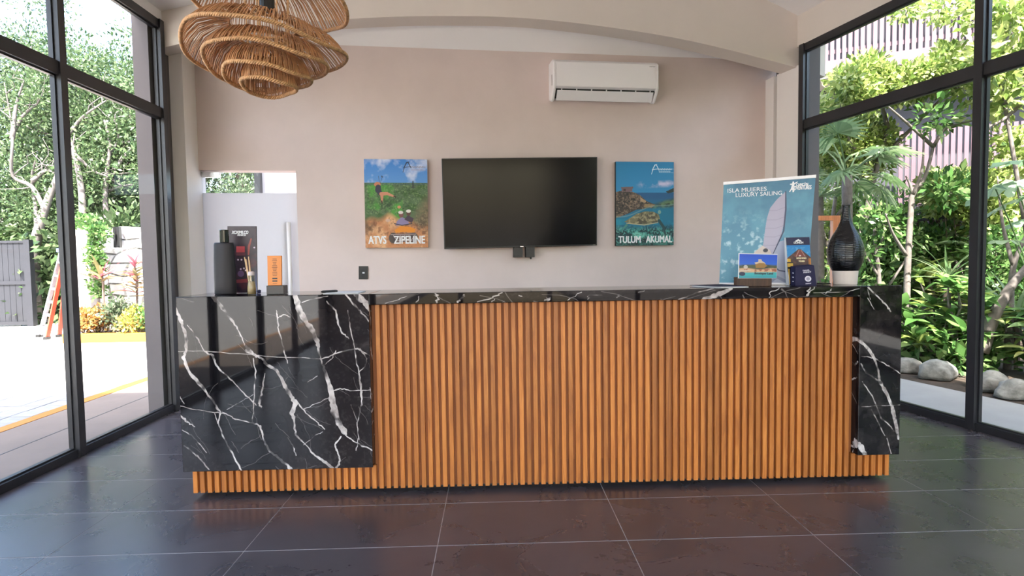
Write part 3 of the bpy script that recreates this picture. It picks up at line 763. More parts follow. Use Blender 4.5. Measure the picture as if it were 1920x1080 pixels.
def art_tulum():
    h, w_ = 330, 232
    img = canvas(h, w_, srgb(24, 124, 172), srgb(70, 152, 200)); yy, xx = np.mgrid[0:h, 0:w_]; X = xx/w_; Y = yy/h
    n1 = fnoise(h, w_, 12, 15, 4); n2 = fnoise(h, w_, 6, 16, 4); n3 = fnoise(h, w_, 26, 17, 3)
    cl = np.clip((n2-.42)*5, 0, 1)*np.clip(1-np.abs(Y-(.27-.03*(X-.5)))/.05, 0, 1)*np.clip((X-.33)*8, 0, 1)*(Y < .36); put(img, cl, srgb(205, 195, 215))
    put(img, (Y > .365)*1., srgb(22, 84, 128)); put(img, np.clip((Y-.42)*10, 0, 1), srgb(20, 104, 136))
    right = np.clip((Y-(.47-.20*(X-.72)))*20, 0, 1)*(X > .6)*(Y < .56); put(img, right, srgb(48, 62, 48)); put(img, right*np.clip((n1-.45)*5, 0, 1), srgb(95, 125, 85))
    put(img, mask_poly(h, w_, [(.86, .355), (1, .31), (1, .36), (.9, .375)]), srgb(36, 45, 36))
    water = np.clip((Y-(.66-.17*X+.02*np.sin(X*8)))*26, 0, 1); 
    cliff = mask_poly(h, w_, [(0, .36), (.08, .345), (.3, .36), (.42, .40), (.53, .47), (.68, .51), (.62, .55), (.35, .57), (.2, .62), (0, .67)]); put(img, cliff, srgb(62, 52, 44)); put(img, cliff*np.clip((n1-.5)*6, 0, 1), srgb(112, 92, 72)); put(img, cliff*np.clip((n3-.58)*7, 0, 1), srgb(32, 34, 26))
    put(img, mask_poly(h, w_, [(.42, .42), (.52, .47), (.50, .49), (.42, .47)]), srgb(168, 138, 105)); put(img, mask_poly(h, w_, [(.50, .50), (.68, .51), (.62, .545), (.48, .54)])*.8, srgb(150, 125, 82))
    put(img, mask_poly(h, w_, [(.09, .30), (.29, .295), (.30, .315), (.28, .32), (.28, .355), (.10, .36), (.10, .32), (.085, .315)]), srgb(116, 92, 92)); put(img, mask_poly(h, w_, [(.13, .32), (.17, .32), (.17, .355), (.13, .355)]), srgb(70, 55, 55))
    put(img, water, srgb(10, 110, 140)); put(img, water*np.clip((n2-.45)*4, 0, 1)*(Y < .75), srgb(20, 135, 160))
    edge = np.clip(1-np.abs(Y-(.655-.17*X+.02*np.sin(X*8)))/.012, 0, 1); put(img, edge*.5, srgb(130, 165, 160))
    sea = np.clip((Y-.72-.05*n1)*12, 0, 1); put(img, sea, srgb(22, 62, 68)); put(img, sea*np.clip((n1-.46)*6, 0, 1), srgb(60, 150, 140)); put(img, sea*np.clip((n3-.55)*6, 0, 1), srgb(18, 40, 46)); put(img, sea*np.clip((n2-.58)*6, 0, 1), srgb(110, 190, 170))
    n5 = fnoise(h, w_, 48, 19, 2); put(img, cliff*np.clip((n5-.55)*7, 0, 1)*.6, srgb(150, 128, 104)); put(img, sea*np.clip((n5-.52)*7, 0, 1)*.6, srgb(12, 34, 40)); put(img, sea*np.clip((.44-n5)*7, 0, 1)*.5, srgb(120, 190, 175))
    sh = mask_poly(h, w_, [(.14, .715), (.22, .68), (.35, .62), (.50, .59), (.64, .595), (.74, .63), (.76, .68), (.72, .72), (.50, .745), (.30, .74)])
    put(img, sh, srgb(118, 112, 82)); put(img, sh*np.clip((n1-.45)*6, 0, 1), srgb(78, 72, 55)); put(img, sh*np.clip((n3-.5)*6, 0, 1)*.8, srgb(165, 155, 118))
    put(img, stroke(np.zeros((h, w_)), [(.18, .73, .012), (.48, .752, .016), (.72, .725, .012)]), srgb(180, 168, 130))
    put(img, mask_ell(h, w_, .75, .60, .03, .025), srgb(120, 160, 150)); put(img, stroke(np.zeros((h, w_)), [(.74, .70, .05), (.82, .78, .05), (.85, .87, .03)]), srgb(38, 70, 72)); put(img, stroke(np.zeros((h, w_)), [(.18, .75, .04), (.12, .80, .03)]), srgb(70, 130, 120))
    bot = np.clip((Y-.955)*30, 0, 1); put(img, bot*.7, srgb(18, 45, 42))
    return img
a1 = art_zip(); logo(a1, srgb(40, 40, 55), srgb(170, 165, 190)); M['print_zip'] = image_mat('zip_line_print', a1, 0.55)
a2 = art_tulum(); logo(a2, srgb(225, 235, 240), srgb(200, 220, 230)); M['print_tulum'] = image_mat('sea_turtle_print', a2, 0.5)
VP = 0.475
F = Face(at_v(682, 298, VP), at_v(801, 299, VP), at_v(803, 464, VP), at_v(685.5, 465, VP))
c1 = thing('canvas_print', F.P(.5, .5, -.02), 'canvas print of a zip line rider and quad bike left of the television', 'picture')
F.body('canvas', M['canvas_edge_sand'], 0.04, c1); F.print_('picture_print', M['print_zip'], c1)
F.text('ATVS', .19, .915, 0.115, M['ink_white'], c1, fit=.285, bold=0.00160); F.text('ZIPELINE', .70, .915, 0.115, M['ink_white'], c1, fit=.50, bold=0.00160)
F = Face(at_v(1154.5, 303, VP), at_v(1263.5, 303.8, VP), at_v(1263, 459.5, VP), at_v(1155, 461, VP))
c2 = thing('canvas_print', F.P(.5, .5, -.02), 'canvas print of a sea turtle below a cliff ruin right of the television', 'picture')
F.body('canvas', M['canvas_edge'], 0.04, c2); F.print_('picture_print', M['print_tulum'], c2)
F.text('TULUM', .235, .93, 0.105, M['ink_white'], c2, fit=.385, bold=0.00160); F.text('AKUMAL', .745, .93, 0.105, M['ink_white'], c2, fit=.46, bold=0.00160)
F.text('&', .475, .93, 0.07, M['ink_dark'], c2)

# ---- light switch
F = Face(at_v(672.5, 499, VW-.012), at_v(690, 499, VW-.012), at_v(690, 523.5, VW-.012), at_v(672.5, 523.5, VW-.012))
sw = thing('light_switch', F.P(.5, .5, -.01), 'small black switch plate on the wall below the zip line canvas', 'light switch')
F.body('switch_plate', M['black_plastic'], 0.011, sw, 0.002); F.plate('rocker', M['canvas_edge'], .28, .72, .2, .8, sw, 0.003, 0.003); F.plate('indicator', M['ink_white'], .40, .64, .46, .56, sw, 0.0042)

# ---- air conditioner
uA, zA = uz(1037.5, 111.2, 0.30); uB, zB_ = uz(1234.5, 117, 0.30); _, zL = uz(1030, 189, 0.42); _, zF = uz(1100, 163, 0.30)
uA0 = uA-0.005; uB0 = uB+0.005; zT = (zA+zB_)/2+0.01
ac = thing('air_conditioner', B((uA+uB)/2, VW, zL), 'white split air conditioner high on the wall under the arch', 'air conditioner')
def ac_prism(pts, u0, u1, name, m, bevel=0.0):
    return MB().prism([B(u0, v, z) for v, z in pts], BU*(u1-u0)).build(name, m, ac, bevel=bevel, segs=3)
# shell: back body with hollow outlet (profile in v, z), front panel, end caps
ac_prism([(VW-.002, zT), (0.345, zT), (0.305, zT-0.03), (0.302, zF), (0.330, zF-0.012), (0.44, zF-0.02), (0.44, zL+0.012), (VW-.002, zL+0.03)], uA0+0.03, uB0-0.03, 'shell', M['white_plastic'])
cap = [(VW-.001, zT+0.002), (0.345, zT+0.002), (0.300, zT-0.03), (0.297, zF), (0.315, zF-0.03), (0.40, zL), (0.44, zL-0.004), (VW-.001, zL+0.026)]
ac_prism(cap, uA0, uA0+0.034, 'end_cap', M['white_plastic'], 0.012); ac_prism(cap, uB0-0.034, uB0, 'end_cap', M['white_plastic'], 0.012)
ac_prism([(0.300, zT-0.03), (0.296, zT-0.035), (0.294, zF+0.002), (0.300, zF+0.001)], uA0+0.036, uB0-0.036, 'front_panel', M['white_plastic'])
ac_prism([(0.332, zF-0.014), (0.334, zF-0.035), (0.436, zL+0.03), (0.439, zF-0.024)], uA0+0.036, uB0-0.036, 'outlet_slot', M['black_plastic'])
ac_prism([(0.323, zF-0.032), (0.330, zF-0.030), (0.398, zL+0.006), (0.392, zL+0.000)], uA0+0.05, uB0-0.05, 'louver', M['white_plastic'])
for kf in np.linspace(0.08, 0.92, 7):
    uu = uA0+(uB0-uA0)*kf
    ac_prism([(0.318, zF-0.018), (0.329, zF-0.014), (0.40, zL+0.016), (0.388, zL-0.001)], uu, uu+0.010, 'vane', M['white_plastic'])
MB().bbox(uA0-0.001, uA0+0.004, 0.345, 0.360, zF+0.02, zF+0.13).build('side_vent', M['ink_dark'], ac)
Fl = Face(B(uB-0.11, 0.2935, zT-0.045), B(uB-0.03, 0.2935, zT-0.045), B(uB-0.03, 0.2935, zT-0.065), B(uB-0.11, 0.2935, zT-0.065))
M['ink_grey'] = mat('grey_ink', (0.35, 0.35, 0.37), 0.5)
Fl.text('carrier', .5, .5, 0.024, M['ink_grey'], ac)

# ---- rattan pendant lamp
LC = at_y(503, 100, 2.45)
lamp = thing('pendant_lamp', (LC.x, LC.y, LC.z+1.0), 'large tiered rattan pendant lamp with wavy braided rims hanging from the ceiling', 'pendant lamp')
def rim_pt(k, th):
    R, z, tx, cx, ph, am, n, zp = TIERS[k]
    r = R*(1+0.045*math.sin(3*th+ph)+0.03*math.sin(2*th+ph*2))
    x = cx+r*math.cos(th); y = r*math.sin(th)*0.98
    zz = z-tx*x+am*math.sin(n*th+zp)+am*.3*math.sin(5*th+ph)+am*1.5*math.sin(th+2.95)
    return Vector((LC.x+x, LC.y+y, LC.z+zz))
#        radius, z, tilt, centre x, phase, wave, lobes, wave phase
TIERS = [(0.300, 0.180, 0.02, 0.012, 2.6, 0.018, 3, 4.4), (0.294, 0.004, 0.0, -0.016, 0.4, 0.018, 2, 5.9), (0.230, -0.050, 0.0, -0.008, 1.9, 0.014, 2, 5.8), (0.158, -0.096, 0.03, -0.010, 0.9, 0.009, 2, 6.0), (0.103, -0.133, 0.03, 0.0, 2.2, 0.006, 2, 6.1)]
rng = random.Random(5)
for k in range(5):
    R = TIERS[k][0]
    pts = [rim_pt(k, 2*PI*i/96) for i in range(96)]
    rm = MB()
    for s_ in range(3):      # three strands plaited round each other
        pp = []
        for i in range(420):
            th = 2*PI*i/420; p = rim_pt(k, th); a = th*R*160+s_*2*PI/3; a = round(R*230)*th+s_*2*PI/3
            rd = Vector((math.cos(th), math.sin(th), 0)); pp.append(p+rd*math.cos(a)*0.0042+Vector((0, 0, 1))*math.sin(a)*0.0042)
        rm.tube(pp, 0.0044, 5, closed=True)
    rm.build('braided_rim', M['rattan_rim'], lamp, smooth=True)
    sk = MB(); nr = int(95+R*290); r_in = R*(0.42 if k else 0.30); dz = 0.10 if k else 0.16
    for i in range(nr):
        th = 2*PI*(i+rng.uniform(-.42, .42))/nr; p1 = rim_pt(k, th)
        th2 = th+rng.uniform(-.10, .10)+0.25
        p0 = Vector((LC.x+TIERS[k][3]+r_in*math.cos(th2), LC.y+r_in*math.sin(th2), LC.z+TIERS[k][1]+dz+rng.uniform(-.004, .004)-TIERS[k][2]*r_in*math.cos(th2)))
        mid = p0.lerp(p1, 0.55)+Vector((math.cos(th), math.sin(th), 0))*R*rng.uniform(0.05, 0.09)+Vector((0, 0, 1))*0.03
        pts = [p0, p0.lerp(mid, .5)+Vector((0, 0, .008)), mid, mid.lerp(p1, .5)+Vector((math.cos(th), math.sin(th), 0))*0.006, p1]
        sk.tube(pts, rng.uniform(0.0015, 0.0027), 4, cap=False)
    sk.build('reed_skirt', M['rattan'], lamp, kind='stuff')
    rg = MB(); rg.tube([Vector((LC.x+TIERS[k][3]+r_in*math.cos(2*PI*i/40), LC.y+r_in*math.sin(2*PI*i/40), LC.z+TIERS[k][1]+dz-TIERS[k][2]*r_in*math.cos(2*PI*i/40))) for i in range(40)], 0.005, 6, closed=True)
    rg.build('support_ring', M['rattan_rim'], lamp, smooth=True)
MB().tube([LC+Vector((0, 0, 0.30)), LC+Vector((0, 0, 1.85))], 0.006, 8).build('hanging_cord', M['black_plastic'], lamp)
hb_ = MB(); hb_.lathe(LC, [(0.0, 0.16), (0.028, 0.165), (0.03, 0.22), (0.018, 0.30), (0.005, 0.31)], 16); hb_.build('lamp_holder', M['black_plastic'], lamp)
st_ = MB()
for i in range(8):
    q = 2*PI*i/8
    st_.tube([LC+Vector((TIERS[0][0]*.3*math.cos(q), TIERS[0][0]*.3*math.sin(q), 0.35)), LC+Vector((0.075*math.cos(q), 0.075*math.sin(q), -0.068))], 0.003, 5)
st_.build('inner_struts', M['rattan_rim'], lamp)

# ================================================================== THINGS ON THE DESK
ZD = ZT+0.0008
M['bottle'] = mat('matt_black_bottle', (0.014, 0.011, 0.014), 0.5, spec=.35)
M['bottle_cap'] = mat('gloss_black_cap', (0.008, 0.009, 0.010), 0.12)
M['clear_glass'] = glass_mat('clear_glass', (0.86, 0.9, 0.86), 1.2)
M['reed'] = mat('pale_reed', (0.62, 0.42, 0.24), 0.7, var=0.1)
M['orange_card'] = mat('orange_card', (0.72, 0.25, 0.055), 0.5)
M['black_card'] = mat('dark_acrylic', (0.014, 0.010, 0.012), 0.3)
M['navy'] = mat('navy_card', (0.012, 0.011, 0.045), 0.6, spec=.25)
M['paper'] = mat('white_paper', (0.74, 0.73, 0.74), 0.7)
def X(px, Y, py=540): return at_y(px, py, Y).x
def Z(px, py, Y): return at_y(px, py, Y).z

# black bottle
Y = 3.60
xa, xb = X(402.5, Y, 545), X(443.5, Y, 545); cx = (xa+xb)/2; hw = (xb-xa)/2; zs = Z(420, 455, Y)-ZD; zc = Z(420, 431, Y)-ZD
bt_ = thing('fragrance_bottle', (cx, Y, ZD), 'tall matt black bottle with a glossy black cap at the left of the desk', 'bottle')
b = MB(); b.lathe((cx, Y, ZD), [(hw*.97, 0), (hw, 0.006), (hw*.99, zs*.3), (hw*.95, zs*.7), (hw*.90, zs*.96), (hw*.86, zs*.995), (hw*.80, zs)], 40, 1, 0.55); b.build('bottle_body', M['bottle'], bt_, smooth=True, bevel=0)
kx = X(420.5, Y, 440)-cx; kw = hw*.40
b = MB(); b.lathe((cx+kx, Y, ZD+zs+0.0005), [(kw*.9, 0), (kw, 0.003), (kw, zc-zs-.004), (kw*.94, zc-zs)], 28); b.build('bottle_cap', M['bottle_cap'], bt_)

# dark promotional card
def art_card():
    h, w_ = 230, 100; img = canvas(h, w_, srgb(60, 45, 52), srgb(40, 22, 40)); n1 = fnoise(h, w_, 8, 41, 4); n2 = fnoise(h, w_, 4, 42, 3); yy, xx = np.mgrid[0:h, 0:w_]; X_ = xx/w_; Y_ = yy/h
    put(img, np.clip((n1-.5)*4, 0, 1)*.7, srgb(30, 18, 32)); put(img, np.clip((n2-.5)*4, 0, 1)*(Y_ > .35)*.6, srgb(90, 35, 45))
    put(img, mask_poly(h, w_, [(.30, .30), (.60, .30), (.60, .39), (.30, .39)]), srgb(190, 75, 80)); put(img, mask_poly(h, w_, [(.30, .40), (.62, .40), (.62, .44), (.30, .44)])*.6, srgb(120, 60, 70))
    put(img, stroke(np.zeros((h, w_)), [(.82, .19, .05), (.74, .30, .08), (.72, .42, .05)]), srgb(150, 70, 60))
    for (x, y) in ((.36, .50), (.48, .50), (.45, .64), (.56, .63), (.62, .66), (.93, .32)): put(img, mask_ell(h, w_, x, y, .03, .014), srgb(220, 200, 215))
    put(img, mask_ell(h, w_, .45, .71, .12, .05)*.7, srgb(120, 90, 130)); put(img, np.clip((X_-.9)*10, 0, 1)*np.clip((Y_-.6)*3, 0, 1), srgb(50, 80, 140))
    put(img, mask_poly(h, w_, [(.28, .80), (.8, .78), (.8, .84), (.28, .85)])*.6, srgb(150, 55, 60))
    return img
M['print_card'] = image_mat('night_show_print', art_card(), 0.4)
Y = 3.70
F = Face(at_y(426.5, 424, Y), at_y(480, 424, Y), at_y(482, 549.5, Y), at_y(428, 549.5, Y)); dz_ = ZD+.0005-min(F.BL.z, F.BR.z)
for q in (F.BL, F.BR): q.z = ZD+.0005
pc = thing('show_card', F.P(.5, 1, -.01), 'dark red show card with white title standing behind the black bottle', 'sign')
F.body('card', M['black_card'], 0.012, pc); F.print_('card_print', M['print_card'], pc)
F.text('XOXIMILCO', .44, .095, 0.026, M['ink_white'], pc, fit=.58, bold=0.00048, shear=.2); F.text('MEXICO', .49, .135, 0.014, M['ink_white'], pc, fit=.30, bold=0.00032, shear=.2)

# reed diffuser
Y = 3.52; cx = X(471.5, Y, 530); r_ = (X(480, Y, 540)-X(463.5, Y, 540))/2; zh = Z(470, 516, Y)-ZD
rd_ = thing('reed_diffuser', (cx, Y, ZD), 'small glass reed diffuser with pale sticks in front of the show card', 'diffuser')
MB().lathe((cx, Y, ZD), [(r_*.95, 0), (r_, .004), (r_*.98, zh*.35), (r_*.72, zh*.8), (r_*.66, zh), ], 24, capt=False).build('bottle', M['clear_glass'], rd_, smooth=True)
M['oil'] = mat('amber_oil', (0.42, 0.27, 0.13), 0.2); MB().lathe((cx, Y, ZD+.003), [(r_*.88, 0), (r_*.9, zh*.3), (r_*.7, zh*.66)], 20).build('oil', M['oil'], rd_, smooth=True)
M['collar'] = mat('pale_collar', (0.66, 0.56, 0.55), 0.5); MB().lathe((cx, Y, ZD+zh*.98), [(r_*.66, 0), (r_*.72, 0.004), (r_*.70, 0.020), (r_*.45, 0.024)], 20).build('collar', M['collar'], rd_, smooth=True)
for (tx, ty, bx) in ((458.5, 482, -.006), (466, 481, 0.0), (461, 486, -.003), (467.5, 488, .004)):
    p1 = at_y(tx, ty, Y+.01); MB().tube([Vector((cx+bx, Y, ZD+.01)), p1], 0.0032, 7).build('reed', M['reed'], rd_)
# small navy tag beside it
bx0, bx1 = X(482.5, 3.6, 542), X(487.5, 3.6, 542)
tg = thing('small_tag', ((bx0+bx1)/2, 3.6, ZD), 'tiny dark blue tag standing right of the reed diffuser', 'tag')
MB().prism([Vector((bx0, 3.6, ZD)), Vector((bx1, 3.6, ZD)), Vector((bx1+.003, 3.6, ZD+.020)), Vector((bx0+.006, 3.6, ZD+.024)), Vector((bx0, 3.6, ZD+.016))], (0, .01, 0)).build('tag_body', M['navy'], tg, bevel=.001)

# orange award plaque on dark base
Y = 3.50
xa, xb = X(499.5, Y, 545), X(532, Y, 545); zb = Z(515, 535.5, Y)
aw = thing('plaque', ((xa+xb)/2, Y, ZD), 'upright orange plaque with small dark writing on a dark block', 'plaque')
MB().box(xa, xb, Y, Y+.07, ZD, zb).build('base_block', M['black_card'], aw, bevel=.002)
F = Face(at_y(501, 479.5, Y+.02), at_y(527.5, 479.5, Y+.02), at_y(528, 536, Y+.02), at_y(502, 536, Y+.02))
for q in (F.BL, F.BR): q.z = zb+.0003
F.body('plaque_panel', M['orange_card'], .014, aw, .001)
M['engrave'] = mat('engraved_ink', (0.20, 0.075, 0.03), 0.5)
ws = [.30, .34, .26, .22, .34, .38, .30, .24, .34, .36, .30]
for i, wd_ in enumerate(ws):
    v = .10+i*.056; F.plate('engraved_line', M['engrave'], .52-wd_/2, .52+wd_/2, v, v+.022, aw)
F.plate('engraved_line', M['ink_dark'], .34, .70, .745, .79, aw); F.plate('engraved_line', M['ink_dark'], .34, .70, .83, .875, aw); F.plate('engraved_line', M['engrave'], .36, .68, .93, .945, aw)

# note sheet and pen on the marble top
ns = MB(); p0 = at_z(617, 548.5, ZD); p1 = at_z(690, 545, ZD)
sheet = MB().box(p0.x, p1.x, 3.47, 3.68, ZD, ZD+.003).build('note_pad', M['paper']); tag(sheet, 'thin white note pad lying on the marble below the light switch', 'note pad')
Y = 3.55; pn = MB(); a = Vector((X(604, Y, 545), Y-.02, ZD+.0085)); b_ = Vector((X(628, Y, 542), Y+.05, ZD+.0085)); pn.tube([a, a.lerp(b_, .1), a.lerp(b_, .9), b_], [.004, .008, .008, .006], 10)
pn = pn.build('marker_pen', M['black_plastic']); tag(pn, 'thick black pen lying at the left edge of the note pad', 'pen')
# leaflets on the right
lf = MB(); q = [at_z(1302, 535, ZD), at_z(1340, 533.2, ZD), at_z(1404, 541.5, ZD), at_z(1352, 542.5, ZD)]
q = [Vector((X(1302, 3.62, 536), 3.66, ZD)), Vector((X(1352, 3.46, 540), 3.46, ZD)), Vector((X(1405, 3.44, 540), 3.45, ZD)), Vector((X(1362, 3.66, 536), 3.70, ZD))]
lf.prism([q[0], q[1], q[2], q[3]], (0, 0, .004)); lo = lf.build('leaflet_stack', M['paper']); tag(lo, 'thin stack of pale leaflets lying in front of the sailing poster', 'leaflets')
lf = MB(); lf.prism([v_+Vector((-.01, .015, .0045)) for v_ in q], (0, 0, .003)); lo = lf.build('dark_leaflet', M['navy']); tag(lo, 'dark leaflet lying on top of the pale leaflet stack', 'leaflet')

# sailing poster
def art_sail():
    h, w_ = 400, 340; img = canvas(h, w_, srgb(72, 118, 145), srgb(92, 150, 172)); n1 = fnoise(h, w_, 20, 51, 4); n2 = fnoise(h, w_, 5, 52, 4); yy, xx = np.mgrid[0:h, 0:w_]; X_ = xx/w_; Y_ = yy/h
    put(img, np.clip((n2-.45)*3, 0, 1)*.5, srgb(105, 165, 185)); put(img, np.clip((n1-.52)*6, 0, 1)*np.clip((Y_-.25)*3, 0, 1)*np.clip((.62-X_)*3, .25, 1)*.55, srgb(170, 205, 215)); put(img, np.clip((n1-.60)*8, 0, 1)*np.clip((Y_-.35)*4, 0, 1)*(X_ < .5)*.5, srgb(205, 225, 230))
    sail = mask_poly(h, w_, [(.685, .135), (.70, .20), (.695, .42), (.67, .56), (.60, .72), (.475, .66), (.485, .50), (.50, .38), (.53, .28), (.60, .20)])
    put(img, sail, srgb(172, 166, 184)); put(img, sail*np.clip((X_-.62)*6, 0, 1)*.4, srgb(140, 138, 160)); ln = np.zeros((h, w_))
    for y in (.29, .38, .46, .54, .62): stroke(ln, [(.48, y+.01, .004), (.60, y+.015, .004), (.69, y-.01, .004)])
    put(img, ln*sail*.6, srgb(120, 116, 138)); put(img, stroke(np.zeros((h, w_)), [(.69, .13, .012), (.70, .30, .018), (.695, .50, .016), (.60, .715, .016)]), srgb(62, 68, 92))
    put(img, mask_poly(h, w_, [(.38, .70), (.47, .635), (.56, .68), (.60, .74), (.38, .76)]), srgb(205, 190, 180)); put(img, mask_ell(h, w_, .51, .68, .03, .02), srgb(50, 50, 62))
    hull = mask_poly(h, w_, [(.58, .76), (.66, .60), (.74, .58), (.76, 1), (.56, 1)]); put(img, hull, srgb(165, 170, 190)); put(img, stroke(np.zeros((h, w_)), [(.60, .82, .012), (.68, .87, .012), (.76, .88, .012)]), srgb(70, 75, 100)); put(img, stroke(np.zeros((h, w_)), [(.56, 1, .03), (.66, .93, .03), (.76, .97, .03)])*.7, srgb(110, 120, 150))
    return img
M['print_sail'] = image_mat('sailing_print', art_sail(), 0.45)
F = Face(at_y(1357, 342.5, 3.80), at_y(1529.5, 329, 3.60), at_y(1513, 541, 3.58), at_y(1348.5, 538, 3.78))
F.BL.z = ZD+.004; F.BR.z = ZD+.004
sp = thing('poster_stand', F.P(.5, 1, -.01), 'tall blue sailing poster in a white topped stand near the right end', 'poster')
F.body('poster_panel', M['paper'], .004, sp); F.print_('poster_print', M['print_sail'], sp)
F.plate('top_rail', M['white_plastic'], -.004, 1.004, -.006, .022, sp, .006, .012); F.plate('base_rail', M['white_plastic'], 0, 1, .985, 1.0, sp, .006, .012)
F.text('ISLA MUJERES', .265, .088, .036, M['ink_white'], sp, fit=.445, bold=0.00008); F.text('LUXURY SAILING', .40, .138, .036, M['ink_white'], sp, fit=.52, bold=0.00008)
F.text('CANCÚN', .865, .075, .022, M['ink_white'], sp, fit=.13, bold=0.00048); F.text('ADVENTURES', .86, .105, .034, M['ink_white'], sp, fit=.215, bold=0.00064, shear=.15)
F.blob('logo_figure', M['ink_white'], [(.735, .060), (.757, .058), (.762, .040), (.775, .040), (.780, .056), (.815, .043), (.817, .050), (.783, .068), (.778, .095), (.790, .118), (.782, .140), (.768, .140), (.766, .118), (.752, .118), (.742, .138), (.732, .134), (.748, .105), (.756, .072), (.737, .068)], sp)

# postcard on a wooden block
def art_beach():
    h, w_ = 140, 220; img = canvas(h, w_, srgb(10, 70, 190), srgb(45, 120, 215)); n1 = fnoise(h, w_, 14, 61, 4); yy, xx = np.mgrid[0:h, 0:w_]; X_ = xx/w_; Y_ = yy/h
    put(img, np.clip((Y_-(.36+.12*np.abs(X_-.55)))*14, 0, 1), srgb(70, 80, 55)); put(img, np.clip((Y_-(.36+.12*np.abs(X_-.55)))*14, 0, 1)*np.clip((n1-.5)*6, 0, 1), srgb(40, 45, 35))
    put(img, mask_poly(h, w_, [(.40, .34), (.50, .30), (.50, .2), (.58, .2), (.60, .27), (.66, .32), (.70, .40), (.42, .40)]), srgb(200, 180, 160)); put(img, mask_poly(h, w_, [(.42, .42), (.52, .36), (.66, .36), (.74, .48), (.66, .56), (.44, .56)]), srgb(150, 110, 55))
    put(img, np.clip((Y_-.57+.03*np.sin(X_*9))*18, 0, 1), srgb(208, 165, 130)); put(img, np.clip((Y_-.57)*18, 0, 1)*np.clip((n1-.52)*8, 0, 1)*(Y_ < .72), srgb(150, 85, 65)); put(img, np.clip((Y_-(.73-.02*X_))*20, 0, 1), srgb(60, 165, 170)); put(img, np.clip((Y_-.86)*8, 0, 1)*.6, srgb(25, 125, 150))
    put(img, mask_ell(h, w_, .08, .82, .09, .09), srgb(38, 45, 75)); put(img, stroke(np.zeros((h, w_)), [(.0, .70, .03), (.2, .68, .04), (.3, .66, .02)]), srgb(200, 185, 170)); put(img, mask_ell(h, w_, .17, .53, .06, .08)*.8, srgb(210, 200, 190))
    return img
M['print_beach'] = image_mat('beach_print', art_beach(), 0.3)
Y = 3.505; xa, xb = X(1382, Y, 535), X(1448, Y, 535)
pcb = thing('postcard_holder', ((xa+xb)/2, Y, ZD), 'beach postcard in a dark wooden block in front of the sailing poster', 'card holder')
zb = Z(1415, 520, Y); MB().box(xa, xb, Y+.006, Y+.05, ZD, zb+.002).build('wooden_block', M['dark_wood'], pcb, bevel=.002)
F = Face(at_y(1385, 474.5, Y), at_y(1458, 476.5, Y-.004), at_y(1456, 522, Y-.004), at_y(1384, 522, Y))
F.body('card', M['paper'], .003, pcb); F.print_('card_print', M['print_beach'], pcb, .02, .995, .03, .99)
F.text('Boutique Land', .66, .80, .018, M['ink_dark'], pcb, fit=.48, bold=0.00032)

# brochure in a clear stand
def art_pyr():
    h, w_ = 260, 120; img = canvas(h, w_, srgb(25, 115, 185), srgb(70, 165, 210)); n1 = fnoise(h, w_, 9, 71, 4); yy, xx = np.mgrid[0:h, 0:w_]; X_ = xx/w_; Y_ = yy/h
    put(img, np.clip((n1-.5)*4, 0, 1)*.35*(Y_ > .2), srgb(150, 205, 225)); put(img, (Y_ < .16)*1., srgb(32, 28, 66))
    pyr = mask_poly(h, w_, [(.5, .245), (.60, .25), (1.0, .42), (1.0, .62), (0, .62), (0, .43)]); put(img, pyr, srgb(66, 46, 50)); put(img, pyr*np.clip((n1-.5)*6, 0, 1), srgb(95, 62, 55))
    put(img, mask_poly(h, w_, [(.5, .26), (.62, .26), (.82, .40), (.28, .40)]), srgb(120, 58, 52)); st = np.zeros((h, w_)); stroke(st, [(.53, .26, .03), (.38, .40, .03)]); stroke(st, [(.60, .26, .03), (.76, .40, .03)]); put(img, st*.7, srgb(190, 150, 140)); put(img, mask_ell(h, w_, .55, .385, .05, .015), srgb(225, 215, 215))
    put(img, (Y_ > .60)*1., srgb(60, 45, 30)); put(img, (Y_ > .44)*(X_ < .14)*1., srgb(205, 160, 50)); put(img, np.clip((X_-.86)*9, 0, 1)*(Y_ > .44), srgb(190, 120, 50))
    return img
M['print_pyr'] = image_mat('pyramid_print', art_pyr(), 0.35); M['ink_cream'] = mat('cream_ink', (0.75, 0.66, 0.42), 0.5)
Y = 3.56
F = Face(at_y(1473.5, 445.5, Y), at_y(1517.5, 444.5, Y), at_y(1523, 539, Y), at_y(1479, 539, Y))
for q in (F.BL, F.BR): q.z = ZD+.002
br = thing('brochure_stand', F.P(.5, 1, -.02), 'narrow pyramid brochure in a clear stand beside the blue poster', 'brochure')
F.body('brochure', M['paper'], .004, br); F.print_('brochure_print', M['print_pyr'], br)
F.text('DOMIUM', .52, .115, .017, M['ink_white'], br, fit=.40, bold=0.00024)
F.blob('logo_mark', M['ink_white'], [(.37, .088), (.42, .06), (.48, .05), (.52, .034), (.56, .05), (.62, .06), (.66, .088), (.56, .088), (.52, .07), (.48, .088)], br)
F.text('MAYAN WORLD', .60, .44, .014, M['ink_cream'], br, fit=.42, bold=0.00032); F.text('TOURS', .60, .50, .015, M['ink_cream'], br, fit=.26, bold=0.00032)
MB().prism([F.BL+Vector((-.008, -.02, 0)), F.BL+Vector((-.004, .03, 0)), F.TL+Vector((-.004, .012, 0)), F.TL+Vector((-.006, -.002, 0))], (.002, 0, 0)).build('side_flap', M['paper'], br)
MB().prism([F.BL+Vector((0, .005, -.0015)), F.BR+Vector((0, .005, -.0015)), F.BR+Vector((0, .06, -.0015)), F.BL+Vector((0, .06, -.0015))], (0, 0, .002)).build('stand_foot', M['clear_glass'], br)
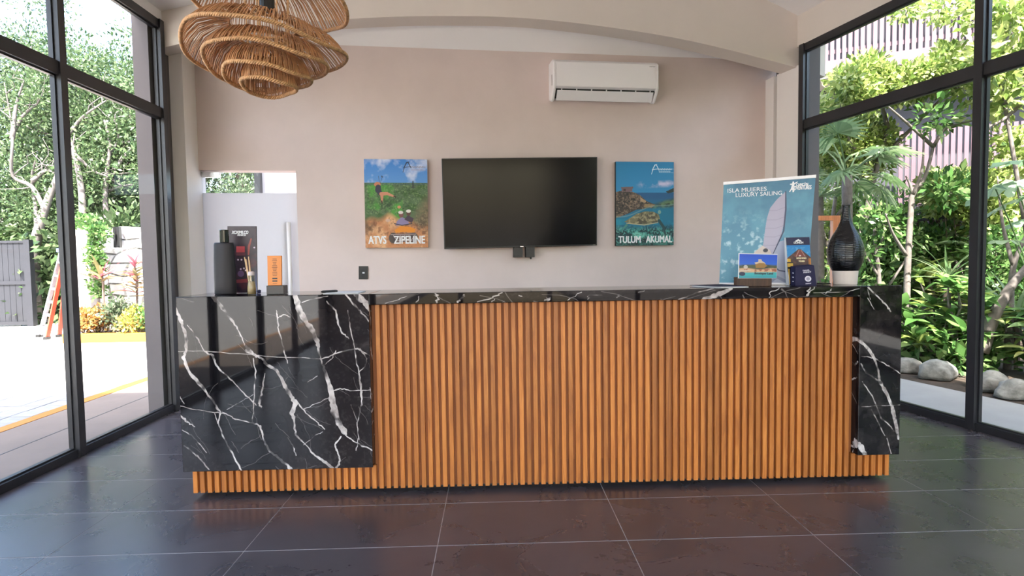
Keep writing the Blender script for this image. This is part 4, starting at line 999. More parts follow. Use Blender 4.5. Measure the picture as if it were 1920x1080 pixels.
# navy booklet box
Y = 3.475
F = Face(at_y(1491.5, 501, Y+.01), at_y(1526.5, 497.5, Y-.01), at_y(1531, 538, Y-.01), at_y(1491, 540, Y+.01))
for q in (F.BL, F.BR): q.z = ZD+.0006
sl = at_y(1482, 499, Y+.055); slb = Vector((X(1482, Y+.055, 538), Y+.055, ZD+.0006))
nb = thing('booklet_box', F.P(.5, 1, -.02), 'navy blue booklet box with a round white emblem beside the vase', 'box')
mbx = MB(); bk = (F.TR-F.TL); 
mbx.hexa([F.BL, F.BR, F.BR+(slb-F.BL), slb, F.TL, F.TR, F.TR+(sl-F.TL), sl]); mbx.build('box_body', M['navy'], nb, bevel=.001)
M['ink_pale'] = mat('pale_ink', (0.62, 0.60, 0.68), 0.5)
F.blob('round_emblem', M['ink_pale'], [(.62+.155*math.cos(2*PI*i/28), .64+.145*math.sin(2*PI*i/28)) for i in range(28)][::-1], nb)
M['ink_mid'] = mat('mid_ink', (0.30, 0.28, 0.38), 0.5)
F.blob('emblem_ring', M['ink_mid'], [(.62+.09*math.cos(2*PI*i/20), .64+.085*math.sin(2*PI*i/20)) for i in range(20)][::-1], nb, .002)
F.text('TRAVEL', .55, .22, .012, M['ink_pale'], nb, fit=.36, bold=0.00016); F.text('AGENCY', .60, .31, .012, M['ink_pale'], nb, fit=.40, bold=0.00016); F.text('PASSPORT', .62, .88, .009, M['ink_pale'], nb, fit=.28, bold=0.00016)
G_ = Face(sl, F.TL, F.BL, slb)
for v in (.33, .55, .77): G_.plate('side_symbol', M['ink_pale'], .42, .68, v-.025, v+.025, nb)
# black and yellow leaflet behind the box
M['yellow_card'] = mat('yellow_card', (0.55, 0.34, 0.05), 0.5)
F = Face(at_y(1476, 491, 3.545), at_y(1487, 491, 3.545), at_y(1487, 540, 3.545), at_y(1479, 540, 3.545))
for q in (F.BL, F.BR): q.z = ZD+.0008
yb = thing('striped_leaflet', F.P(.5, 1, 0), 'black and yellow leaflet tucked behind the navy booklet box', 'leaflet')
F.body('leaflet', M['black_card'], .003, yb); F.plate('yellow_band', M['yellow_card'], 0.02, .98, .06, .22, yb); F.plate('yellow_band', M['yellow_card'], .1, .35, .3, .95, yb)
# pen lying by the vase
pn = MB(); a = Vector((X(1531, 3.60, 534), 3.60, ZD+.006)); b_ = Vector((X(1561, 3.55, 534), 3.57, ZD+.006)); pn.tube([a, b_], [.0055, .0045], 8); pn = pn.build('pen', M['black_plastic']); tag(pn, 'slim black pen lying between the navy box and the vase', 'pen')

# vase
Y = 3.60; cx = X(1585, Y, 500); k_ = Y/FPX; zb = ZD
def vz(py): return Z(1585, py, Y)-zb
z0 = 0.0; zt = vz(384); pzb = vz(507.5); off = vz(535)
vs = thing('vase', (cx, Y, zb), 'tall glossy black bottle vase with a cream base at the desk end', 'vase')
def vase_mat():
    m, t, out = new_mat('black_glaze'); p = N(t, 'ShaderNodeBsdfPrincipled', Roughness=0.14); p.inputs['Base Color'].default_value = (0.006, 0.006, 0.007, 1); L(t, p.outputs[0], out.inputs[0])
    tc = N(t, 'ShaderNodeTexCoord'); wv = N(t, 'ShaderNodeTexWave', Scale=32.0, Distortion=1.5); wv.bands_direction = 'Z'; L(t, tc.outputs['Object'], wv.inputs['Vector'])
    b = N(t, 'ShaderNodeBump', Strength=0.25, Distance=0.003); L(t, wv.outputs['Fac'], b.inputs['Height']); L(t, b.outputs[0], p.inputs['Normal']); return m
M['glaze'] = vase_mat(); M['cream'] = mat('cream_unglazed', (0.66, 0.58, 0.53), 0.7, var=.04)
prof = [(22.5, 507.5), (25, 503), (28.5, 495), (31, 485), (31.8, 474), (31, 464), (28.5, 454), (24.5, 444), (19, 434), (14, 425), (10.5, 416), (8.3, 407), (7.2, 397), (6.8, 389), (7.4, 384.5), (6.6, 384), (5, 386), (4.8, 400)]
# smooth the profile
pf = catmull([(r*k_, vz(y)) for r, y in prof], 4)
MB().lathe((cx, Y, zb), [(q.x, q.y) for q in pf], 48, capt=False).build('glazed_body', M['glaze'], vs, smooth=True)
MB().lathe((cx, Y, zb), [(20.0*k_, 0), (20.4*k_, .004), (22.2*k_, pzb)], 48).build('cream_base', M['cream'], vs, smooth=False)

# ================================================================== OUTSIDE
def leaf_cloud(name, m, parent, centers, n_per, spread, size, seed, asp=0.5, up=0.6, flat=1.0, kind='stuff'):
    """Real leaf blades scattered in clumps round the given centres, all one mesh."""
    r = np.random.RandomState(seed); C_ = np.asarray(centers, float); k = len(C_); n = k*n_per
    sp = np.asarray(spread)*np.ones(k) if np.ndim(spread) else np.full(k, spread)
    base = np.repeat(C_, n_per, 0); s_ = np.repeat(sp, n_per)[:, None]
    d = r.normal(size=(n, 3)); d /= np.linalg.norm(d, axis=1)[:, None]
    rad = r.rand(n, 1)**0.45; pos = base+d*rad*s_*np.array([1, 1, flat])
    out = d+np.array([0, 0, .2])+r.normal(size=(n, 3))*0.45; out /= np.linalg.norm(out, axis=1)[:, None]   # leaf direction
    nr = r.normal(size=(n, 3))*0.6+np.array([0, 0, up]); sd = np.cross(out, nr); sd /= np.linalg.norm(sd, axis=1)[:, None]+1e-9
    nn = np.cross(sd, out); L_ = size*r.uniform(.6, 1.3, (n, 1)); W = L_*asp*.5
    b = pos; tip = pos+out*L_-nn*L_*.12; mid = pos+out*L_*.5
    V = np.stack([b, mid+sd*W+nn*W*.25, tip, mid-sd*W+nn*W*.25], 1).reshape(-1, 3).astype(np.float32)
    me = bpy.data.meshes.new(name); me.vertices.add(4*n); me.vertices.foreach_set('co', V.ravel())
    me.loops.add(4*n); me.loops.foreach_set('vertex_index', np.arange(4*n, dtype=np.int32))
    me.polygons.add(n); me.polygons.foreach_set('loop_start', np.arange(0, 4*n, 4, dtype=np.int32))
    me.update(calc_edges=True); me.materials.append(m)
    o = bpy.data.objects.new(name, me); link(o, parent)
    if kind: o['kind'] = kind
    return o
def limb(p, q, rng, n=6, wob=0.05):
    p = Vector(p); q = Vector(q); l = (q-p).length
    return [p.lerp(q, i/(n-1))+Vector((rng.uniform(-1, 1), rng.uniform(-1, 1), rng.uniform(-.5, .5)))*wob*l*(0 if i in (0, n-1) else 1) for i in range(n)]
M['bark_pale'] = mat('pale_grey_bark', (0.125, 0.105, 0.095), 0.85, var=.3, scale=14, bump=.4)
M['bark_dark'] = mat('brown_bark', (0.14, 0.10, 0.08), 0.9, var=.3, scale=14, bump=.4)
M['leaf_forest'] = leaf_mat('forest_leaf', [(0.026, 0.052, 0.02), (0.06, 0.105, 0.042), (0.10, 0.155, 0.06), (0.15, 0.195, 0.10)], .4, .3)
M['leaf_haze'] = leaf_mat('hazed_green_leaf', [(0.04, 0.066, 0.036), (0.08, 0.12, 0.065), (0.12, 0.17, 0.085), (0.16, 0.205, 0.12)], .45, .3)  # window haze put into the leaf colour as a paler, greyer green
M['leaf_lime'] = leaf_mat('lime_leaf', [(0.08, 0.14, 0.03), (0.19, 0.27, 0.055), (0.32, 0.38, 0.11), (0.46, 0.48, 0.22)], .35, .45)
M['leaf_green'] = leaf_mat('fresh_green_leaf', [(0.04, 0.10, 0.027), (0.085, 0.19, 0.048), (0.15, 0.28, 0.08), (0.28, 0.37, 0.15)], .35, .4)
M['leaf_croton'] = leaf_mat('orange_croton_leaf', [(0.40, 0.15, 0.04), (0.44, 0.23, 0.06), (0.40, 0.27, 0.11), (0.17, 0.16, 0.05)], .4, .3)
M['leaf_dark'] = leaf_mat('dark_shrub_leaf', [(0.035, 0.055, 0.03), (0.08, 0.12, 0.06), (0.15, 0.15, 0.10)], .4, .25)
M['leaf_mixed'] = leaf_mat('yellow_green_leaf', [(0.16, 0.24, 0.05), (0.42, 0.42, 0.06), (0.55, 0.36, 0.12), (0.10, 0.16, 0.05)], .4, .3)

def tree(name, label, cat, base, height, crown, seed, leaf, bark, n_cl, n_per, lsize, trunk_r=.14, group=None, crown_z=.42, lean=(0, 0), limbs=6, clump=.5):
    rng = random.Random(seed); base = Vector(base)
    root = thing(name, base, label, cat, group)
    top = base+Vector((lean[0], lean[1], height*.72))
    tr_pts = limb(base-Vector((0, 0, .1)), top, rng, 8, .03)
    MB().tube(tr_pts, [trunk_r*(1-.75*i/7) for i in range(8)], 9).build('trunk', bark, root, smooth=True)
    cz = base.z+height*(crown_z+1)/2; cen = Vector((base.x+lean[0]*.7, base.y+lean[1]*.7, cz)); rz = height*(1-crown_z)/2
    cs = []
    while len(cs) < n_cl:
        v = Vector((rng.uniform(-1, 1), rng.uniform(-1, 1), rng.uniform(-1, 1)))
        if v.length > 1 or v.length < .35: continue
        cs.append(cen+Vector((v.x*crown, v.y*crown, v.z*rz)))
    for k in range(limbs):
        c = cs[k]; i = rng.randint(2, 6); st = tr_pts[i]; b = MB(); r0 = trunk_r*(1-.75*i/7)*.6
        pts = limb(st, c, rng, 6, .07); b.tube(pts, [r0*(1-.8*j/5)+.006 for j in range(6)], 6)
        for j in (2, 3, 4):
            e = pts[j]+Vector((rng.uniform(-1, 1), rng.uniform(-1, 1), rng.uniform(-.2, 1)))*crown*.45
            b.tube(limb(pts[j], e, rng, 5, .1), [r0*.35, r0*.3, r0*.22, r0*.15, .004], 5)
        b.build('branch', bark, root, smooth=True)
    leaf_cloud('foliage', leaf, root, cs, n_per, clump, lsize, seed+100)
    return root

# ---- left: forest beyond the stone wall
kinds = [('broad hazy green forest tree rising behind the stone wall, left of the glass mullion', M['leaf_haze'], M['bark_pale']), ]
FT = [  # px of the trunk, depth, height, crown, leaf, label
 (20, 17.0, 9.0, 2.4, 'leaf_haze', 'bark_pale', 'pale trunked forest tree behind the dark gate, leftmost in the left window'),
 (85, 16.8, 7.2, 1.9, 'leaf_forest', 'bark_pale', 'leaning forest tree with pale trunk rising between the gate and the ladder'),
 (150, 17.5, 7.3, 2.3, 'leaf_haze', 'bark_dark', 'tall hazy green forest tree directly behind the left glass mullion'),
 (205, 15.8, 6.9, 1.9, 'leaf_forest', 'bark_pale', 'forest tree with twisting pale trunk behind the vine covered pillar'),
 (262, 16.5, 6.9, 1.9, 'leaf_haze', 'bark_pale', 'forest tree behind the wall light, beside the outside column'),
 (330, 15.5, 7.2, 2.2, 'leaf_forest', 'bark_dark', 'forest tree hidden partly by the outside column, behind the stone wall'),
 (430, 15.5, 6.8, 2.2, 'leaf_haze', 'bark_dark', 'tree seen through the clear top of the glass door')]
for i, (px, D, H_, cr, lf_, bk, lab) in enumerate(FT):
    p = at_y(px, 480, D); rr = random.Random(i)
    tree('forest_tree', lab, 'tree', (p.x, D, -.05), H_, cr, 300+i, M[lf_], M[bk], 125, 200, .095, .15, 'forest trees beyond the stone wall', .18, (rr.uniform(-.8, .8), rr.uniform(-.5, .3)), 9, .55)
# low understorey behind the gate and wall
for i, (px, D, lab) in enumerate(((5, 15.8, 'low dark undergrowth bush behind the dark gate'), (105, 15.4, 'shaded green bush between the gate post and the ladder'), (190, 14.6, 'green bush peeping over the stone wall near the pillar'), (265, 14.4, 'green bush peeping over the stone wall near the wall light'), (60, 18.5, 'deep shaded thicket far behind the gate'), (170, 19.5, 'deep shaded thicket far behind the stone wall'), (280, 19.0, 'deep shaded thicket behind the forest trees by the outside column'))):
    p = at_y(px, 480, D); rr = random.Random(70+i); bh = thing('forest_bush', (p.x, D, -.02), lab, 'bush', 'undergrowth beyond the stone wall')
    big = 3.6 if D > 18 else 2.4
    cs = [(p.x+rr.uniform(-1.6, 1.6), D+rr.uniform(-.6, .6), rr.uniform(.2, big)) for _ in range(60)]
    leaf_cloud('foliage', M['leaf_forest'], bh, cs, 60, .5, .2, 500+i)
    sm_ = MB()
    for k in range(6): sm_.tube(limb((p.x+rr.uniform(-.2, .2), D, -.05), cs[k], rr, 5, .06), [.03, .026, .02, .015, .006], 5)
    sm_.build('stems', M['bark_dark'], bh)
# trees along the far side of the driveway, seen mirrored in the marble
for i in range(4):
    y = -6+i*4.2; rr = random.Random(900+i)
    tree('roadside_tree', 'roadside tree across the driveway, '+['farthest from the gate', 'third from the gate', 'second from the gate', 'nearest to the gate'][i]+', mirrored in the marble', 'tree', (-12.5+rr.uniform(-.6, .6), y, -.05), 5.6, 2.2, 950+i, M['leaf_forest'], M['bark_dark'], 60, 60, .24, .15, 'trees across the driveway', .08, (0, 0), 4, .7)

# bare pale limbs standing in front of the crowns
def bare(lab, D, r0, trunk, limbs_, seed):
    rr = random.Random(seed); pts = catmull([at_y(x, y, D) for x, y in trunk], 4); root = thing('bare_tree', Vector((pts[0].x, D, -.05)), lab, 'tree'); n = len(pts)
    MB().tube([Vector((pts[0].x, D, -.1))]+pts, [r0]+[r0*(1-.65*i/(n-1)) for i in range(n)], 8).build('trunk', M['bark_light'], root, smooth=True)
    for l_ in limbs_:
        q = catmull([at_y(x, y, D+rr.uniform(-.3, .3)) for x, y in l_], 4); b = MB(); b.tube(q, [r0*.42*(1-.8*i/(len(q)-1))+.004 for i in range(len(q))], 6)
        for k in range(5):
            i = rr.randint(2, len(q)-1); e = q[i]+Vector((rr.uniform(-.7, .7), rr.uniform(-.3, .3), rr.uniform(-.1, .7))); b.tube(limb(q[i], e, rr, 5, .1), [.016, .013, .01, .007, .003], 5)
        b.build('branch', M['bark_light'], root, smooth=True)
M['bark_light'] = mat('light_grey_bark', (.14, .12, .112), .85, var=.25, scale=14, bump=.3)
bare('pale bare tree leaning right above the dark gate', 14.1, .12, [(62, 470), (78, 412), (92, 370), (106, 335), (118, 290)], [[(70, 440), (66, 380), (60, 330), (70, 290)], [(85, 395), (60, 350), (24, 330), (23, 270), (22, 233), (8, 155)], [(23, 260), (30, 200), (45, 150)], [(23, 250), (45, 215), (70, 195)], [(60, 340), (85, 320), (105, 325)]], 1)
bare('pale bare tree behind the stone wall with a trunk forking into thin limbs', 14.0, .10, [(157, 440), (156, 404), (152, 350), (140, 290), (126, 249)], [[(128, 252), (150, 225), (170, 208), (200, 188)], [(140, 290), (175, 320), (200, 330)], [(150, 340), (135, 300), (140, 250)]], 2)
bare('thin pale twisting tree behind the wall light', 14.2, .07, [(206, 440), (198, 385), (200, 330), (206, 272), (196, 225)], [[(215, 318), (240, 285), (253, 268), (258, 218)], [(200, 335), (215, 318), (222, 305)], [(199, 360), (225, 350), (250, 345)], [(204, 290), (222, 260), (215, 220)], [(258, 240), (270, 205), (268, 170)]], 3)
# ---- gate
gd = 13.6; M['gate'] = mat('dark_gate_metal', (0.013, 0.013, 0.018), 0.6, var=.15, scale=4)
gt = thing('driveway_gate', at_z(30, 606, 0), 'dark grey metal gate of vertical boards at the end of the driveway', 'gate')
xg1 = at_y(54, 600, gd).x; ztop = at_y(40, 451, gd).z; zm = at_y(30, 530, gd).z
for k in range(26):
    x1 = xg1-k*.125
    MB().box(x1-.118, x1, gd, gd+.03, .03, ztop-.02+(.003 if k % 2 else 0)).build('board', M['gate'], gt)
for nm, z0, z1 in (('top_rail', ztop-.05, ztop), ('middle_rail', zm-.04, zm+.04), ('bottom_rail', .02, .09)): MB().box(xg1-26*.125, xg1, gd-.03, gd-.001, z0, z1).build(nm, M['gate'], gt)
MB().box(xg1+.002, xg1+.13, gd-.05, gd+.08, -.02, ztop+.02).build('post', M['gate'], gt)

# ---- stone wall with pillar
WD = 12.1
def stone_mat():
    m, t, out = new_mat('pale_rubble_stone'); p = N(t, 'ShaderNodeBsdfPrincipled', Roughness=.9); L(t, p.outputs[0], out.inputs[0])
    oi = N(t, 'ShaderNodeObjectInfo'); r = N(t, 'ShaderNodeValToRGB'); r.color_ramp.elements[0].color = (.42, .38, .35, 1); r.color_ramp.elements[1].color = (.62, .59, .56, 1)
    tc = N(t, 'ShaderNodeTexCoord'); n = N(t, 'ShaderNodeTexNoise', Scale=7.0, Detail=6.0); L(t, tc.outputs['Object'], n.inputs[0]); L(t, oi.outputs['Random'], r.inputs[0])
    mu = N(t, 'ShaderNodeMix'); mu.data_type = 'RGBA'; mu.blend_type = 'MULTIPLY'; mu.inputs[0].default_value = .6; L(t, r.outputs[0], mu.inputs[6]); L(t, n.outputs['Color'], mu.inputs[7])
    hs = N(t, 'ShaderNodeHueSaturation', Saturation=.25, Value=1.35); L(t, mu.outputs[2], hs.inputs['Color']); L(t, hs.outputs[0], p.inputs['Base Color'])
    b = N(t, 'ShaderNodeBump', Strength=.6, Distance=.03); L(t, n.outputs['Fac'], b.inputs['Height']); L(t, b.outputs[0], p.inputs['Normal']); return m
M['stone'] = stone_mat(); M['mortar'] = mat('wall_mortar', (.42, .39, .36), .95, var=.1)
M['pillar'] = mat('pale_pillar_render', (.47, .42, .41), .9, var=.1, scale=5, bump=.2)
wz = at_y(230, 424, WD).z; wx0 = at_y(186, 500, WD).x; wx1 = -3.2
sw_ = MB().box(wx0, wx1, WD+.06, WD+.4, -.05, wz-.03).build('garden_wall', M['mortar']); tag(sw_, kind='structure')
rng = random.Random(12); nx, nz = 17, 9
gp = {}
for i in range(nx+1):
    for j in range(nz+1):
        gp[i, j] = (wx0+(wx1-wx0)*i/nx+(rng.uniform(-.10, .10) if 0 < i < nx else 0), -.02+(wz)*j/nz+(rng.uniform(-.085, .085) if 0 < j < nz else 0)+(rng.uniform(-.03, .05) if j == nz else 0))
for i in range(nx):
    for j in range(nz):
        q = [gp[i, j], gp[i+1, j], gp[i+1, j+1], gp[i, j+1]]; cx = sum(a for a, _ in q)/4; cz = sum(b for _, b in q)/4
        d = rng.uniform(.0, .05); P8 = []
        for yy_, sh in ((WD+.07, .95), (WD-d, .84)):
            P8 += [Vector((cx+(a-cx)*sh, yy_+rng.uniform(-.012, .012), cz+(b-cz)*sh)) for a, b in q]
        b = MB(); b.v = [tuple(v) for v in P8]; b.f = [(4, 5, 6, 7), (0, 1, 5, 4), (1, 2, 6, 5), (2, 3, 7, 6), (3, 0, 4, 7)]; b.build('stone', M['stone'], sw_)
px0, px1 = at_y(120, 500, WD-.25).x, at_y(166, 500, WD-.25).x; pz = at_y(150, 427, WD-.25).z
pt = MB().box(px0, px1, WD-.25, WD+.3, -.05, pz).build('gate_pillar', M['pillar'], bevel=.02); tag(pt, 'pale rendered pillar at the left end of the stone wall', 'pillar')
# wall light
lx = at_y(221, 445, WD-.1); wlt = thing('wall_light', (lx.x, WD-.05, lx.z), 'small dark twin wall light high on the stone wall', 'wall light')
for dx in (-.055, .025): MB().box(lx.x+dx, lx.x+dx+.04, WD-.16, WD-.08, lx.z-.2, lx.z+.2).build('lamp_tube', M['black_plastic'], wlt)
MB().box(lx.x-.03, lx.x+.03, WD-.081, WD-.02, lx.z-.06, lx.z+.06).build('bracket', M['black_plastic'], wlt)
# climbing vine
vn = thing('climbing_vine', at_y(190, 560, WD-.3), 'green climbing vine trailing down the wall beside the pale pillar', 'vine')
rr = random.Random(31); cs = []
for (x, y, n_) in ((140, 418, 5), (155, 416, 6), (172, 420, 8), (185, 430, 8), (196, 436, 5), (180, 450, 8), (176, 470, 8), (185, 485, 7), (172, 492, 5), (182, 505, 5), (180, 535, 5), (188, 550, 5)):
    for _ in range(n_): q = at_y(x+rr.uniform(-6, 6), y+rr.uniform(-7, 7), WD-.54); cs.append((q.x, WD-rr.uniform(.46, .62), q.z))
leaf_cloud('foliage', M['leaf_green'], vn, cs, 18, .11, .075, 33, .8)
st_ = MB()
for k in range(4):
    pts = [at_y(x+k*3-5, y, WD-.45) for x, y in ((188, 560), (182, 520), (178, 480), (182, 445), (172, 420))]; st_.tube(pts, [.02, .018, .015, .012, .008], 5)
st_.build('stems', M['bark_dark'], vn)

# ---- planter bed with yellow kerb
kd = 10.55; kx0 = at_y(116, 635, kd).x; kx1 = -3.6
kb = MB().box(kx0, kx1, kd, kd+.14, -.03, .135).build('planter_kerb', M['yellow'], bevel=.01); tag(kb, kind='structure')
ps = MB().box(kx0, kx1, kd+.14, WD+.05, -.03, .09).build('planter_soil', M['soil']); tag(ps, kind='structure')
def shrub(px, D, wpx, ztop_px, leaf, label, seed, n=26, per=40, ls=.075):
    p = at_y(px, 600, D); zt_ = at_y(px, ztop_px, D).z; rw_ = wpx*D/FPX/2; rr = random.Random(seed)
    sh = thing('shrub', (p.x, D, .09), label, 'shrub', 'shrubs in the yellow kerbed planter'); cs = []
    for _ in range(n):
        a = rr.uniform(0, 2*PI); r0 = math.sqrt(rr.random()); cs.append((p.x+rw_*r0*math.cos(a)*.9, D+.3*r0*math.sin(a), .25+(zt_-.33)*rr.random()*(1-.35*r0)))
    leaf_cloud('foliage', leaf, sh, cs, per, .14, ls, seed, .5, .4)
    s = MB()
    for k in range(9): s.tube(limb((p.x+rr.uniform(-.12, .12), D+rr.uniform(-.05, .05), .06), cs[k], rr, 4, .05), [.012, .01, .008, .004], 5)
    s.build('stems', M['bark_dark'], sh)
shrub(165, 10.95, 42, 574, M['leaf_croton'], 'orange leaved croton at the left of the yellow kerb planter', 41)
shrub(190, 11.05, 36, 570, M['leaf_croton'], 'second orange croton, beside the dark shrub in the planter', 42)
shrub(226, 11.0, 46, 556, M['leaf_dark'], 'dark green shrub in the middle of the yellow kerb planter', 43, 34)
shrub(256, 10.9, 34, 572, M['leaf_mixed'], 'yellow and green variegated shrub right of the dark planter shrub', 44)
shrub(284, 11.0, 40, 562, M['leaf_green'], 'green shrub at the right of the planter beside the outside column', 45)
shrub(318, 11.0, 40, 566, M['leaf_dark'], 'shrub half hidden by the outside column at the planter end', 46)
def blade_mesh(name, m, L_, W, fold=.2, droop=.3, n=5):
    b = MB()
    for i in range(n+1):
        t = i/n; w_ = W*math.sin(PI*min(1, .12+.88*t)**.8)*.5 if i < n else 0.001; x = L_*t; z = -droop*L_*t*t
        b.v += [(x, -w_, z+fold*w_), (x, 0, z), (x, w_, z+fold*w_)]
    for i in range(n):
        a = 3*i; b.f += [(a, a+3, a+4, a+1), (a+1, a+4, a+5, a+2)]
    return b.mesh(name, m, True)
def orient(pos, yaw, pitch, roll=0, s=1.0): return Matrix.Translation(pos) @ Matrix.Rotation(yaw, 4, 'Z') @ Matrix.Rotation(-pitch, 4, 'Y') @ Matrix.Rotation(roll, 4, 'X') @ Matrix.Scale(s, 4)
def put_leaf(me, parent, mw, name='leaf'):
    o = bpy.data.objects.new(name, me); COL.objects.link(o); o.parent = parent
    o.matrix_parent_inverse = Matrix.Translation(-Vector(parent['_loc'])); o.matrix_basis = mw; return o
cl_m = [leaf_mat('cordyline_red', [(.30, .07, .10), (.40, .14, .15), (.30, .08, .14)], .4, .35), leaf_mat('cordyline_yellow', [(.42, .33, .12), (.45, .28, .15), (.38, .35, .16)], .4, .35), leaf_mat('cordyline_green', [(.16, .17, .08), (.30, .22, .12), (.22, .20, .08)], .4, .35)]
cl_me = [blade_mesh('leaf', m_, .44, .062, .3, .25) for m_ in cl_m]
def cordyline(px, D, y_top, y_bot, label, seed, tiers):
    rr = random.Random(seed); p = at_y(px, 600, D); z1 = at_y(px, y_top, D).z-.3; z0 = at_y(px, y_bot, D).z
    root = thing('cordyline', (p.x, D, .09), label, 'plant', 'cordylines in the planter'); cane = [Vector((p.x, D, .05)), Vector((p.x+.03, D, (z0+z1)/2)), Vector((p.x, D, z1))]
    MB().tube(cane, [.025, .02, .015], 7).build('cane', M['bark_dark'], root)
    for t in range(tiers):
        z = z0+(z1-z0)*(t/(max(1, tiers-1))); n = 11
        for k in range(n):
            pit = rr.uniform(.15, .65) if t < tiers-1 else rr.uniform(.5, 1.35)
            put_leaf(cl_me[rr.choice([0, 0, 1, 2] if t == tiers-1 else [0, 1, 1, 2, 2])], root, orient(Vector((p.x, D, z+rr.uniform(-.06, .06))), 2*PI*k/n+rr.uniform(-.3, .3), pit, rr.uniform(-.5, .5), rr.uniform(.7, 1.15)))
cordyline(194, 11.5, 488, 525, 'shorter red and yellow cordyline in front of the vine', 51, 2)
cordyline(257, 11.5, 466, 545, 'tall red and yellow cordyline in front of the pale stone wall', 52, 5)
cordyline(290, 11.4, 530, 560, 'reddish cordyline partly hidden by the outside column', 53, 2)

# ---- ladder
M['ladder_grey'] = mat('ladder_aluminium', (.34, .34, .36), .5, .2); M['ladder_orange'] = mat('ladder_orange', (.45, .055, .025), .45); M['ladder_blue'] = mat('ladder_cap_blue', (.10, .14, .35), .5)
ld = thing('step_ladder', at_z(88, 635, 0), 'orange and grey step ladder standing open beside the yellow kerb', 'ladder')
LD = 11.25
fa, fb = at_z(74, 632, -.02), at_z(88, 636.5, -.02); ta, tb = at_y(116, 470, LD+.05), at_y(122, 472, LD)
def rail(a, b, m, name):
    ax = (b-a).normalized(); sx = Vector((.017, -.008, 0)); sy = Vector((.010, .035, 0))
    MB().hexa([a-sx-sy, a+sx-sy, a+sx+sy, a-sx+sy, b-sx-sy, b+sx-sy, b+sx+sy, b-sx+sy]).build(name, m, ld)
rail(fa, ta, M['ladder_grey'], 'front_rail'); rail(fb, tb, M['ladder_orange'], 'front_rail')
ra, rb_ = at_z(104, 633, -.02)+Vector((0, .1, 0)), at_z(117, 636, -.02)+Vector((0, .1, 0)); rail(ra, ta+Vector((.08, .05, 0)), M['ladder_orange'], 'rear_rail'); rail(rb_, tb+Vector((.08, .05, 0)), M['ladder_orange'], 'rear_rail')
for k in range(6):
    t = .12+k*.15; a = fa.lerp(ta, t); b = fb.lerp(tb, t)
    MB().hexa([a+Vector((0, -.05, -.015)), b+Vector((0, -.05, -.015)), b+Vector((.0, .05, -.015)), a+Vector((0, .05, -.015)), a+Vector((0, -.05, .015)), b+Vector((0, -.05, .015)), b+Vector((0, .05, .015)), a+Vector((0, .05, .015))]).build('tread', M['ladder_grey'], ld)
c = (ta+tb)/2; MB().box(c.x-.05, c.x+.10, c.y-.12, c.y+.15, c.z-.02, c.z+.05).build('top_cap', M['ladder_blue'], ld, bevel=.01)
for q in (fa, fb, ra, rb_): MB().box(q.x-.035, q.x+.035, q.y-.05, q.y+.05, q.z, q.z+.05).build('foot', M['black_plastic'], ld)

# ---- driveway markings and pavers
yl = MB().box(-4.14, -4.02, -20, 30, -.03, -.006).build('road_line', M['yellow']); tag(yl, 'yellow painted line along the driveway edge outside the left window', 'road marking')
pv = MB().box(-6.6, -4.15, 3.4, 6.9, -.05, -.019).build('paver_field', M['mortar']); tag(pv, kind='structure')
rng = random.Random(8); pme = MB().box(-.098, .098, -.098, .098, -.018, 0).mesh('paver', M['paver'])
for i in range(12):
    for j in range(17):
        put = bpy.data.objects.new('paver', pme); link(put, pv); put.location = (-6.5+i*.204, 3.52+j*.204, -.010+rng.uniform(-.003, .002))
jt = MB().box(-3.56, -3.55, -10, 9, -.02, -.0085).build('expansion_joint', M['ink_dark']); tag(jt, kind='structure')

# ---- right: path, rocks and planted garden
pw_ = MB(); pw_.prism([RWp(-3.0, .06, -.08), RWp(RLEN, .06, -.08), RWp(RLEN, 1.28, -.08), RWp(4.0, 1.28, -.08), RWp(1.3, 1.20, -.08), RWp(.2, 1.17, -.08), RWp(-3.0, 1.0, -.08)], (0, 0, .06)); pth = pw_.build('garden_path', M['path']); tag(pth, kind='structure')
M['rock'] = mat('weathered_limestone', (.36, .345, .32), .9, col2=(.075, .07, .065), scale=7, bump=1.0, bscale=25)
def rock(px, py, wpx, hpx, seed, label):
    p = at_z(px, py, -.04); D = p.y; rx = wpx*D/FPX/2; rz = hpx*D/FPX; rr = np.random.RandomState(seed)
    import bmesh
    bm = bmesh.new(); bmesh.ops.create_icosphere(bm, subdivisions=3, radius=1)
    ph = rr.rand(6, 3)*6; 
    for v in bm.verts:
        c = v.co; d = 1+sum(.10/(1+k*.4)*math.sin((2+k)*c.dot(Vector(ph[k]-3))*.55+ph[k][0]) for k in range(6)); c = c*d
        v.co = Vector((c.x*rx, c.y*rx*.75, max(c.z, -.25)*rz*.8+rz*.2))
    me = bpy.data.meshes.new('rock'); bm.to_mesh(me); bm.free(); me.materials.append(M['rock']); me.polygons.foreach_set('use_smooth', [True]*len(me.polygons))
    o = bpy.data.objects.new('rock', me); o.location = (p.x, D+rx*.4, -.05); o.rotation_euler = (0, 0, rr.uniform(-.4, .4)); COL.objects.link(o); tag(o, label, 'rock', 'rocks edging the garden path')
rock(1708, 697, 62, 30, 1, 'grey rock at the path edge right behind the desk end')
rock(1772, 710, 78, 33, 2, 'large pale rounded rock left of the right window mullion')
rock(1838, 722, 38, 22, 5, 'small rock hidden partly by the right window mullion')
rock(1872, 733, 64, 34, 3, 'large pale rock just right of the window mullion')
rock(1925, 747, 80, 34, 4, 'darker rock at the right edge of the picture beside the path')
rock(1660, 690, 60, 26, 6, 'grey rock behind the desk end, half hidden by black marble')
rng = random.Random(77)
